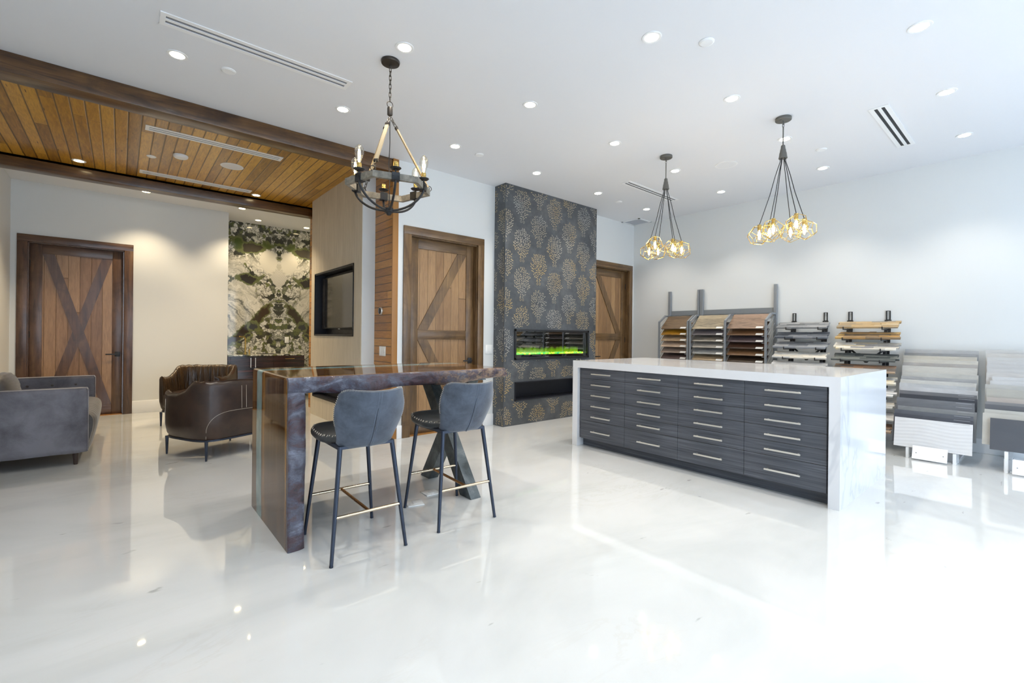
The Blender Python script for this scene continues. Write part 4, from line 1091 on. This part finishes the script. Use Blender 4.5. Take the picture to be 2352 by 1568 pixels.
for k in range(6):
    a, b = vert[k], vert[(k + 1) % 6]
    i_ = lambda p, s_: Vector((p.x * s_, p.y * s_, p.z))
    m = MB(); so, si = 1.02, .915; zt, zb = .022, -.022
    P = [i_(a, so), i_(b, so), i_(b, si), i_(a, si)]
    lo = [m.bm.verts.new(p + Vector((0, 0, zb))) for p in P]; hi = [m.bm.verts.new(p + Vector((0, 0, zt))) for p in P]
    m.bm.faces.new(lo[::-1]); m.bm.faces.new(hi)
    for q in range(4): m.bm.faces.new((lo[q], lo[(q + 1) % 4], hi[(q + 1) % 4], hi[q]))
    m.build('wood_ring_side', MAT['chandwood'], t)
    mid = (a + b) / 2; dr = Vector((mid.x, mid.y, 0)).normalized(); tn = Vector((-dr.y, dr.x, 0))
    fr_m = Matrix((tn, dr, Vector((0, 0, 1)))).transposed().to_4x4(); fr_m.translation = mid * 1.0
    m = MB(); m.box(-.026, -.034, -.027, .026, .012, .027, .002, mat=fr_m)
    for q in (-.016, .016): m.lathe([(.0045, 0), (.004, .003)], tuple(mid + dr * .012 + tn * q), 8)
    # arm curving down to the hub, post and drip cup above
    pts = []
    for j in range(13):
        a_ = j / 12; pts.append(mid * 1.0 + Vector((0, 0, -.02)) + Vector((0, 0, 0)) if j == 0 else Vector((mid.x * (1 - a_ ** 1.6) , mid.y * (1 - a_ ** 1.6), RZ - .02 - .150 * math.sin(a_ * PI / 2))))
    m.tube(pts, .0085, 10)
    arm = m.build('arm', MAT['black'], t)
    m = MB(); c0 = mid + Vector((0, 0, 0))
    m.tube([c0 + Vector((0, 0, .02)), c0 + Vector((0, 0, .055))], .006, 8)
    m.lathe([(.010, .048), (.030, .050), (.039, .058), (.038, .060), (.010, .054)], tuple(c0), 28); m.build('drip_cup', MAT['black'], arm)
    MB().lathe([(.0165, .056), (.0175, .058), (.0175, .078), (.0165, .080), (.0175, .083), (.0165, .088), (.0175, .092), (.0165, .098), (.012, .102)], tuple(c0), 20).build('socket', MAT['brass'], arm)
    if k in (1, 4): continue
    MB().lathe([(.013, .098), (.014, .112), (.026, .145), (.0315, .172), (.029, .198), (.020, .216), (.008, .226), (.001, .228)], tuple(c0), 24).build('bulb', MAT['bulbglass'], arm, angle=80)
    m = MB()
    for q in range(4):
        a_ = q * PI / 2 + .4; m.tube([c0 + Vector((.004 * math.cos(a_), .004 * math.sin(a_), .118)), c0 + Vector((.011 * math.cos(a_), .011 * math.sin(a_), .150)), c0 + Vector((.006 * math.cos(a_), .006 * math.sin(a_), .190))], .0022, 5)
    m.build('filament', MAT['filament'], arm)
for k in (1, 3, 5):
    v = vert[k] * 1.0; v.z = RZ + .022; topp = Vector((v.x * .10, v.y * .10, -.455)); dd = (v - topp)
    a_, b_ = topp + dd * .06, topp + dd * (.82 if k != 3 else .96)
    m = MB(); m.bar(a_, b_, .024, .010, upv=(v.x, v.y, 0)); st = m.build('strap', MAT['strapwood'], t)
    m = MB()
    for q in (.05, .80): m.bar(topp + dd * q, topp + dd * (q + .035), .030, .016, upv=(v.x, v.y, 0))
    rot = Vector((0, 0, 1)).rotation_difference(dd.normalized()).to_matrix()
    m.build('clamp', MAT['darkbronze'], st); m = MB()
    for i, f_ in enumerate((-.055, -.02, .015)): link(m, topp + dd * f_, i % 2, .036, .015, .0024, rot)
    m.build('upper_chain', MAT['darkbronze'], st); m = MB()
    for i, f_ in enumerate((.86, .91, .96)): link(m, topp + dd * f_, i % 2, .036, .015, .0024, rot)
    m.tube([(v.x * 1.0 + .018 * math.cos(q), v.y + .0, v.z + .012 + .018 * math.sin(q)) for q in [2 * PI * i / 14 for i in range(14)]], .003, 6, closed=True)
    m.build('lower_chain', MAT['darkbronze'], st)
MB().lathe([(.018, RZ - .150), (.034, RZ - .155), (.034, RZ - .182), (.022, RZ - .186), (.016, RZ - .200), (.012, RZ - .204)], (0, 0, 0), 20).build('bottom_hub', MAT['black'], t)

# ------------------------------------------------------------------ geometric cluster pendants
def dodeca():
    ph = (1 + 5 ** .5) / 2; V = [Vector(v) for v in [(x, y, z) for x in (-1, 1) for y in (-1, 1) for z in (-1, 1)] + [(0, y / ph, z * ph) for y in (-1, 1) for z in (-1, 1)] + [(x / ph, y * ph, 0) for x in (-1, 1) for y in (-1, 1)] + [(x * ph, 0, z / ph) for x in (-1, 1) for z in (-1, 1)]]
    E = [(i, j) for i in range(20) for j in range(i) if (V[i] - V[j]).length < 1.3]
    return V, E
DV, DE = dodeca()
def make_pendant(label, x, y, seed):
    t = thing('cluster_pendant', label, 'pendant light', (x, y, H), group='gold cage cluster pendants over the island')
    rr = random.Random(seed)
    MB().lathe([(.002, -.0005), (.064, -.001), (.066, -.006), (.066, -.024), (.062, -.028), (.006, -.028)], (0, 0, 0), 40).build('ceiling_canopy', MAT['gunmetal'], t)
    m = MB(); link(m, (0, 0, -.045), 0, .036, .016, .003); link(m, (0, 0, -.068), 1, .030, .014, .0025); m.tube([(0, 0, -.08), (0, 0, -.255)], .0055, 10)
    for q in ((-.035, .01), (.035, -.01)): m.lathe([(.007, -.028), (.0065, -.033)], (q[0], q[1], 0), 10)
    m.build('rod', MAT['gunmetal'], t)
    MB().lathe([(.010, -.248), (.017, -.255), (.020, -.285), (.0225, -.288), (.026, -.315), (.0285, -.318), (.034, -.358), (.036, -.362), (.036, -.370), (.030, -.371)], (0, 0, 0), 28).build('cord_cone', MAT['gunmetal'], t)
    for k in range(6):
        a = math.radians(49.5 + 180 + 8 + 60 * k); R = .185 + rr.uniform(-.012, .012)
        c = Vector((R * math.cos(a), R * math.sin(a), -1.035 + rr.uniform(-.022, .03)))
        s0 = Vector((.022 * math.cos(a), .022 * math.sin(a), -.368)); tp = Vector((c.x * .96, c.y * .96, c.z + .098))
        mid = s0.lerp(tp, .55) + Vector((-c.x, -c.y, 0)) * .05
        cd = MB().tube([s0, s0 + Vector((0, 0, -.03)), s0.lerp(mid, .5), mid, mid.lerp(tp, .6), tp], .0034, 8).build('cord', MAT['black'], t)
        tilt = Matrix.Rotation(math.radians(10), 3, Vector((-math.sin(a), math.cos(a), 0))) @ Matrix.Rotation(rr.uniform(0, 6), 3, 'Z') @ Matrix.Rotation(math.radians(31.7), 3, 'X')
        sc_ = .094 / DV[0].length
        m = MB(); P = [tilt @ (v * sc_) + c for v in DV]
        for i, j in DE: m.tube([P[i], P[j]], .0024, 6)
        for p in P: bmesh.ops.create_icosphere(m.bm, subdivisions=1, radius=.0042, matrix=Matrix.Translation(p))
        cg = m.build('cage', MAT['brass'], t)
        dn = Vector((c.x * .03, c.y * .03, -1)).normalized(); rot = Vector((0, 0, -1)).rotation_difference(dn).to_matrix().to_4x4(); rot.translation = tp
        def lz(prof, n=20):
            mm = MB().lathe([(r_, -z_) for r_, z_ in prof], (0, 0, 0), n); mm.bm.transform(rot); return mm
        lz([(.004, -.004), (.016, .0), (.0165, .006), (.0155, .05), (.0165, .052), (.012, .054)]).build('socket', MAT['brass'], cg)
        lz([(.011, .052), (.014, .062), (.027, .092), (.030, .110), (.026, .130), (.012, .146), (.001, .149)], 22).build('bulb', MAT['bulbglass'], cg, angle=80)
        mm = MB()
        for q in range(4):
            b_ = q * PI / 2; mm.tube([(.003 * math.cos(b_), .003 * math.sin(b_), -.066), (.010 * math.cos(b_), .010 * math.sin(b_), -.092), (.006 * math.cos(b_), .006 * math.sin(b_), -.122)], .0042, 6)
        mm.bm.transform(rot); mm.build('filament', MAT['filament'], cg)
    return t
make_pendant('gold cage cluster pendant over the closer end of the island', 4.573, 1.588, 1)
make_pendant('gold cage cluster pendant over the far end of the island', 4.580, 2.772, 4)

# ------------------------------------------------------------------ wood floor sample racks on the long wall
def flooring_rack(label, posts, frames, colY):
    t = thing('flooring_sample_rack', label, 'display rack', (6.95, sum(p[0] for p in posts) / len(posts), 0))
    for y, wd in posts: MB().box(6.965, y - wd / 2, .001, 7.004, y + wd / 2, 1.965, .002, 1).build('post', MAT['greymetal'], t, True)
    ya, yb_ = posts[0][0], posts[-1][0]
    MB().box(6.985, ya, 1.565, 6.998, yb_, 1.638).build('rail', MAT['greymetal'], t, True)
    MB().box(6.985, ya, .20, 6.998, yb_, .27).build('rail', MAT['greymetal'], t, True)
    for y in frames:
        m = MB(); w_ = .012
        m.box(6.640, y - w_, .001, 6.665, y + w_, 1.45); m.bar((6.652, y, 1.446), (6.835, y, 1.550), .024, .026, upv=(0, 1, 0)); m.box(6.82, y - w_, 1.538, 6.964, y + w_, 1.562)
        m.box(6.66, y - w_, .10, 6.964, y + w_, .125)
        sf_ = m.build('side_frame', MAT['greymetal'], t, True)
        m = MB()
        for k in range(13):
            z = 1.338 - .0945 * k
            m.tube([(6.655, y, z - .004), (6.958, y, z + .27 if z + .27 < 1.53 else 1.53)], .0035, 6)
        m.build('shelf_wire', MAT['greymetal'], sf_, True)
    return t
flooring_rack('narrow grey metal rack of wood floor samples with one column', [(4.128, .045), (3.625, .030)], [4.118, 3.625], None)
flooring_rack('wide grey metal rack of wood floor samples with two columns', [(3.572, .055), (2.498, .040)], [3.585, 3.052, 2.500], None)
def board_mat(col, seed):
    g = G('floor_sample_%d' % seed, .38, coat=.1); X, Y, Z = g.xyz(g.pos())
    st = g.m('FLOOR', g.m('DIVIDE', X, .075)); r = g.white(g.comb(st, seed, 1))
    n = g.noise(g.comb(g.m('MULTIPLY', X, 14), g.m('ADD', g.m('MULTIPLY', Y, 2.2), g.m('MULTIPLY', r, 9)), seed * 3.7), 2.4, 6, .65, .8)
    lo_, hi_ = tuple(c * .45 for c in col), tuple(min(1, c * 1.35) for c in col)
    c = g.ramp(g.m('ADD', g.m('MULTIPLY', n, .75), g.m('MULTIPLY', r, .25)), [(.3, lo_), (.52, col), (.72, hi_)])
    g.set('Base Color', c); return g.mat
BC = [[(.15, .095, .05), (.42, .20, .015), (.40, .28, .17), (.42, .31, .23), (.22, .17, .14), (.09, .06, .055), (.2, .15, .1)],
      [(.33, .27, .18), (.10, .09, .10), (.23, .21, .18), (.30, .28, .25), (.34, .35, .35), (.32, .24, .15), (.2, .17, .14)],
      [(.30, .20, .14), (.10, .05, .022), (.075, .055, .06), (.06, .028, .016), (.14, .075, .035), (.045, .028, .018), (.05, .03, .02)]]
CN = [['brown oak', 'golden orange', 'light tan', 'pale beige', 'grey brown', 'dark umber', 'mid brown'], ['pale greige', 'charcoal purple', 'weathered grey', 'light grey oak', 'pale silver grey', 'light oak', 'grey taupe'], ['rosy beige', 'dark walnut', 'dark plum brown', 'very dark rustic', 'chestnut brown', 'espresso', 'black brown']]
RN = ['top', 'second', 'third', 'fourth', 'fifth', 'sixth', 'seventh']
TAGM = plain('sample_tag', (.72, .72, .70), .4); TAG_L = plain('grey_label', (.32, .33, .35), .5); TAG_D = plain('dim_label', (.36, .36, .36), .5)
CY_ = [(3.655, 4.088), (3.085, 3.555), (2.530, 3.025)]
cn = ['narrow rack column', 'middle column', 'column beside the stone panels']
for ci in range(3):
    y0, y1 = CY_[ci]
    for k in range(7):
        zf = 1.338 - .0945 * k
        t = thing('floor_sample_board', '%s wood floor sample, %s board in the %s' % (CN[ci][k], RN[k], cn[ci]), 'floor sample', (6.77, (y0 + y1) / 2, zf), group='wood floor sample boards on the grey racks')
        a_, b_ = Vector((6.662, 0, zf)), Vector((6.885, 0, zf + .205)); 
        if k: b_ = a_.lerp(b_, .93)
        d_ = (b_ - a_).normalized(); n_ = Vector((-d_.z, 0, d_.x)) * .006
        P = [(a_ - n_), (b_ - n_), (b_ + n_), (a_ + n_)]
        MB().prism([(p.x, p.z) for p in P], 'y', y0, y1).build('board', board_mat(BC[ci][k], ci * 10 + k), t, True)
        q0, q1 = a_ + n_ * 1.1, a_ + d_ * .035 + n_ * 1.1; nn = n_ * .25
        Q = [q0, q1, q1 + nn, q0 + nn]
        MB().prism([(p.x, p.z) for p in Q], 'y', y0 + .012, y0 + .105).build('label_tag', TAGM, t, True)
        MB().tube([(a_.x - .004, y0 - .012, zf - .014), (a_.x - .004, y0 + .02, zf - .014), (a_.x - .004, y0 + .02, zf - .004)], .0035, 6).build('hook', MAT['greymetal'], t, True)

# ------------------------------------------------------------------ stacked stone panel displays
def stone_mat(name, cols, seed):
    g = G(name, .6); X, Y, Z = g.xyz(g.pos())
    s_ = g.m('ADD', X, g.m('MULTIPLY', Z, .5))
    row = g.m('FLOOR', g.m('DIVIDE', s_, .035)); rr_ = g.white(g.comb(row, seed, 0))
    seg = g.m('FLOOR', g.m('ADD', g.m('MULTIPLY', Y, 4.5), g.m('MULTIPLY', rr_, 6))); r2 = g.white(g.comb(row, seg, seed))
    n = g.noise(g.comb(g.m('MULTIPLY', X, 20), g.m('MULTIPLY', Y, 4), g.m('MULTIPLY', Z, 20)), 2.0, 6, .7, .6)
    c = g.ramp(g.m('ADD', g.m('MULTIPLY', r2, .55), g.m('MULTIPLY', n, .45)), [(.22, cols[0]), (.42, cols[1]), (.6, cols[2]), (.78, cols[3])])
    g.set('Base Color', c); g.bump(g.m('ADD', n, r2), .6, .01); return g.mat
GR = [(.12, .125, .13), (.20, .21, .22), (.26, .265, .27), (.33, .33, .33)]
SM = {'grey': GR, 'slate': [(.045, .055, .07), (.10, .115, .14), (.15, .165, .19), (.24, .25, .27)], 'blue': [(.14, .155, .18), (.20, .215, .24), (.25, .265, .29), (.36, .37, .38)],
      'cream': [(.42, .43, .44), (.60, .59, .55), (.68, .62, .52), (.74, .70, .62)], 'white': [(.45, .45, .45), (.58, .58, .57), (.65, .64, .62), (.72, .71, .70)],
      'gold': [(.22, .20, .17), (.38, .27, .14), (.45, .31, .15), (.52, .42, .28)], 'rust': [(.10, .085, .065), (.28, .18, .09), (.48, .28, .09), (.58, .42, .18)],
      'mixed': [(.24, .24, .25), (.55, .53, .48), (.66, .56, .36), (.78, .76, .72)], 'dark': [(.055, .065, .065), (.09, .105, .105), (.13, .14, .13), (.22, .23, .21)],
      'copper': [(.13, .12, .11), (.24, .17, .12), (.33, .17, .09), (.42, .33, .24)]}
def stone_panel(y0, y1, xf, zf, mat, label, seed, wob=.02):
    t = MB(); rs = random.Random(seed)
    # six interlocked ledger strips, each with its own length and relief
    d_ = Vector((.135, 0, .072)); n_ = Vector((-.072, 0, .135)).normalized(); N = 4
    for i in range(N):
        a = Vector((xf, 0, zf)) + d_ * (i / N); b = Vector((xf, 0, zf)) + d_ * ((i + 1) / N - .004)
        ya = y0 + rs.uniform(-wob, wob); yb_ = y1 + rs.uniform(-wob, wob); cuts = sorted([ya] + [ya + (yb_ - ya) * rs.uniform(.15, .85) for _ in range(2)] + [yb_])
        for p, q in zip(cuts, cuts[1:]):
            h = .012 + rs.uniform(0, .008)
            P = [a - n_ * .004, b - n_ * .004, b + n_ * h, a + n_ * h]
            t.prism([(v.x, v.z) for v in P], 'y', p, q)
    o = t.build('ledgestone_sample', mat, None, smooth=False)
    tag(o, label, 'stone sample', 'stacked stone panels on the black brackets'); return o
def stone_rack(label, ys, seed, rows, y0, y1):
    t = thing('stone_panel_rack', label, 'display rack', (6.9, sum(ys) / 2, 0))
    def xr(z): return 7.00 - max(0, (1.42 - z)) * .235
    for y in ys:
        m = MB(); zt = 1.55
        for dy in (-.0165, .0165):
            m.bar((7.006, y + dy, 1.42), (7.006, y + dy, zt), .007, .012, upv=(0, 1, 0))
            m.bar((7.000, y + dy, 1.44), (6.70, y + dy, .01), .008, .03, upv=(0, 1, 0))
        m.box(7.000, y - .02, zt - .006, 7.012, y + .02, zt); m.box(6.995, y - .02, 1.425, 7.012, y + .02, 1.445)
        sp_ = m.build('upright', MAT['black'], t, True)
        m = MB()
        for k in range(rows):
            z = 1.340 - .1285 * k; xf = 6.712 - .0365 * k
            m.bar((xr(z + .02), y, z - .016), (xf - .012, y, z - .016), .008, .014, upv=(0, 0, 1)); m.box(xf - .019, y - .005, z - .023, xf - .011, y + .005, z + .014)
        m.build('support_arm', MAT['black'], sp_, True)
    a, b = ys; md = (a + b) / 2; m = MB()
    def P(y, z): return Vector((xr(z) + .006, y, z))
    for q in (a, b): m.bar(P(q, 1.10), P(md, .925), .022, .006, upv=(1, 0, 0))
    m.box(6.995, b, 1.20, 7.012, a, 1.215)
    m.build('cross_brace', MAT['black'], t, True)
    return t
stone_rack('black bracket rack of grey stone panels next to the wood floor samples', (2.268, 1.902), 1, 7, 0, 0)
stone_rack('black bracket rack of golden stone panels next to the tile stand', (1.635, 1.260), 2, 10, 0, 0)
mats = {k: stone_mat('stone_' + k, v, i + 1) for i, (k, v) in enumerate(SM.items())}
A_ = [('grey', 'smooth mid grey', 'top of the rack next to the wood samples'), ('slate', 'dark blue slate', 'second from top over the wood sample side'), ('blue', 'blue grey', 'third from top beside the wood samples'), ('cream', 'cream and pink', 'fourth from top beside the wood samples'), ('white', 'sparkling white', 'just above the island top beside the wood samples'), ('slate', 'slate', 'sixth down'), ('grey', 'grey', 'seventh down')]
B_ = [('gold', 'honey gold', 'top of the rack next to the tile stand'), ('rust', 'rusty gold slate', 'second from top in the golden rack'), ('mixed', 'white and gold mixed', 'third from top in the golden rack'), ('dark', 'green black', 'fourth from top in the golden rack'), ('copper', 'copper and grey', 'fifth from top in the golden rack'), ('mixed', 'grey and gold', 'sixth, its end showing past the island'), ('white', 'pale grey', 'seventh, its end showing past the island'), ('cream', 'ivory', 'eighth, its end showing past the island'), ('white', 'white', 'ninth down'), ('copper', 'reddish', 'lowest, its end showing near the floor')]
for k, (mk, lb, wh) in enumerate(A_):
    stone_panel(1.785 - .004 * k + .02, 2.365 + .006 * k + .02, 6.715 - .0365 * k, 1.336 - .1285 * k, mats[mk], '%s stone panel, %s' % (lb, wh), k, .012)
for k, (mk, lb, wh) in enumerate(B_):
    stone_panel(1.105 + .001 * k, 1.70 + .006 * k, 6.715 - .0365 * k, 1.336 - .1285 * k, mats[mk], '%s stone panel, %s' % (lb, wh), 20 + k, .020)

# ------------------------------------------------------------------ tile stands
def tile_mat(col, seed, vary=.12, kind='stone'):
    g = G('tile_%d' % seed, .30); p = g.objc()
    n = g.noise(g.vscale(p, 1, 1.4, 3.5, (seed, seed * 1.7, 0)), 3.5, 6, .65, .8)
    g.set('Base Color', g.ramp(n, [(.3, tuple(c * .80 * (1 - vary) for c in col)), (.7, tuple(min(1, c * .80 * (1 + vary)) for c in col))]))
    if kind == 'wave':
        X, Y, Z = g.xyz(g.pos()); wv = g.m('SINE', g.m('ADD', g.m('MULTIPLY', Z, 190), g.m('MULTIPLY', g.m('SINE', g.m('MULTIPLY', Y, 13)), 1.7))); g.bump(wv, .12, .004)
    return g.mat
LEDG = [[], []]
def tile(y0, y1, x, ztop, h, mat, label, group, lab=True, dark=False):
    LEDG[0 if y0 > .4 else 1].append((x - .055 * h / .29, ztop - h))
    t = thing('tile_sample', label, 'tile', (x, (y0 + y1) / 2, max(.05, ztop - h)), group=group)
    lean = .055 * h / .29
    d_ = Vector((lean, 0, h)).normalized(); n_ = Vector((-d_.z, 0, d_.x)) * .0045
    a_ = Vector((x - lean, 0, ztop - h)); b_ = Vector((x, 0, ztop))
    P = [a_ - n_, b_ - n_, b_ + n_, a_ + n_]
    MB().prism([(v.x, v.z) for v in P], 'y', y0, y1).build('tile_face', mat, t, True)
    if lab:
        q0 = b_ - d_ * .013 + n_ * 1.05; q1 = b_ - d_ * .0095 + n_ * 1.05; nn = n_ * .04
        MB().prism([(v.x, v.z) for v in (q0, q1, q1 + nn, q0 + nn)], 'y', y0 + .02, y0 + .135).build('label_strip', TAG_L if dark else TAG_D, t, True)
    return t
T1 = [(1.094, (.46, .47, .48), 'pale mottled grey'), (1.055, (.30, .31, .32), 'mid grey'), (1.025, (.58, .55, .48), 'warm cream'), (.987, (.62, .60, .54), 'light ivory'), (.949, (.44, .42, .40), 'taupe grey'), (.914, (.58, .57, .53), 'pale stone'), (.845, (.54, .54, .51), 'soft grey beige'),
      (.801, (.40, .41, .42), 'cement grey'), (.766, (.60, .60, .57), 'off white'), (.730, (.52, .54, .56), 'cloudy pale grey'), (.695, (.58, .59, .61), 'streaked white grey'), (.655, (.17, .175, .19), 'charcoal'), (.622, (.055, .06, .075), 'near black'), (.583, (.19, .20, .22), 'speckled dark grey'), (.547, (.165, .175, .195), 'slate grey'), (.505, (.25, .26, .27), 'ash grey'), (.466, (.13, .14, .165), 'streaked anthracite'), (.430, (.085, .09, .11), 'plain anthracite')]
ORD = ['rearmost', 'second from the back', 'third from the back', 'fourth from the back', 'fifth from the back', 'sixth from the back', 'seventh from the back', 'eighth from the back', 'ninth from the back', 'tenth from the back', 'eleventh from the back', 'twelfth from the back', 'thirteenth from the back', 'fourteenth from the back', 'fifteenth from the back', 'sixteenth from the back', 'seventeenth from the back', 'just behind the white wavy tile']
rt_ = random.Random(11); n = len(T1) + 1
for i, (z, c, lb) in enumerate(T1):
    x = 6.93 - .73 * i / (n - 1); j = rt_.uniform(-.012, .012)
    tile(.488 - .03 * i / n + j, 1.088 - .038 * i / n + j, x, z, .29, tile_mat(c, i), '%s tile on the sloping stand by the island, %s' % (lb, ORD[i]), 'tiles leaning on the stand nearest the island', dark=(sum(c) < .7))
tile(.470, 1.050, 6.2, .397, .29, tile_mat((.80, .80, .81), 40, .03, 'wave'), 'white wavy relief tile at the front of the sloping stand by the island', 'tiles leaning on the stand nearest the island')
T2 = [(1.105, (.62, .62, .61), 'white'), (1.070, (.62, .60, .57), 'warm white marble'), (1.031, (.63, .63, .62), 'plain white'), (.994, (.61, .61, .61), 'soft white'), (.956, (.58, .58, .58), 'light grey white'), (.922, (.60, .60, .60), 'white stone'), (.883, (.60, .59, .58), 'veined white'), (.846, (.64, .65, .66), 'small bright white'), (.810, (.62, .63, .64), 'small cool white'), (.773, (.50, .50, .48), 'grey beige'), (.734, (.46, .45, .41), 'greige'), (.656, (.50, .45, .41), 'rosy beige'), (.617, (.26, .26, .27), 'banded dark grey'), (.594, (.13, .135, .15), 'dark slate'), (.552, (.55, .54, .50), 'cream'), (.520, (.56, .54, .49), 'textured cream')]
n2 = len(T2) + 1
YE = [.436, .433, .423, .416, .417, .410, .414, .369, .381, .412, .401, .393, .401, .400, .401, .409]
for i, (z, c, lb) in enumerate(T2):
    x = 6.93 - .73 * i / (n2 - 1)
    tile(YE[i] - .60, YE[i], x, z, .29, tile_mat(c, 60 + i, .06), '%s tile on the stand at the right picture edge, %s' % (lb, ORD[i].replace('just behind the white wavy tile', 'last')), 'tiles leaning on the stand at the picture edge', lab=False)
tile(-.245, .356, 6.2, .483, .285, tile_mat((.10, .105, .12), 90, .05), 'plain charcoal tile at the front of the stand at the right picture edge', 'tiles leaning on the stand at the picture edge', lab=False)
def tile_stand(label, y0, y1, pf, ledges, drop=.10):
    t = thing('tile_stand', label, 'display stand', (6.55, (y0 + y1) / 2, 0))
    for y in (y0 + .12, y1 - .12):
        m = MB(); m.bar((6.98, y, .86 - drop), (6.15 + drop, y, .05), .016, .024, upv=(0, 1, 0)); m.box(6.16, y - .015, .001, 6.98, y + .015, .02); m.box(6.965, y - .015, .001, 6.98, y + .015, .87)
        for x, z in ledges:
            zr = .86 - (6.98 - x) * (.805 / .81) - drop
            m.box(x - .010, y - .012, min(zr, z - .012), x + .004, y + .012, z - .004)
        m.build('side_rail', MAT['trimwhite'], t, True)
    m = MB(); m.box(6.25, y0 + .10, .001, 6.27, y1 - .10, .105); m.build('front_foot', MAT['trimwhite'], t, True)
    m = MB(); m.box(6.16, y0 + .14, .001, 6.98, y1 - .14, .006); m.build('base_plate', MAT['trimwhite'], t, True)
    P = [(pf, .014), (pf + .006, .012), (pf + .056, .134), (pf + .050, .137)]
    m = MB(); m.prism(P, 'y', (y0 + y1) / 2 - .13, (y0 + y1) / 2 + .13)
    pn = m.build('name_panel', MAT['trimwhite'], t, True)
    m = MB()
    for q, zz in ((-.10, .07), (.10, .07)): m.lathe([(.005, -.002), (.004, -.004)], (pf + .024, (y0 + y1) / 2 + q, zz), 10, 0)
    m.build('screw', MAT['greymetal'], pn, True)
    return t
tile_stand('white metal tile stand stepping up to the wall by the island', .47, 1.06, 6.07, LEDG[0])
tile_stand('white metal tile stand stepping up to the wall at the right picture edge', -.21, .37, 6.07, LEDG[1])
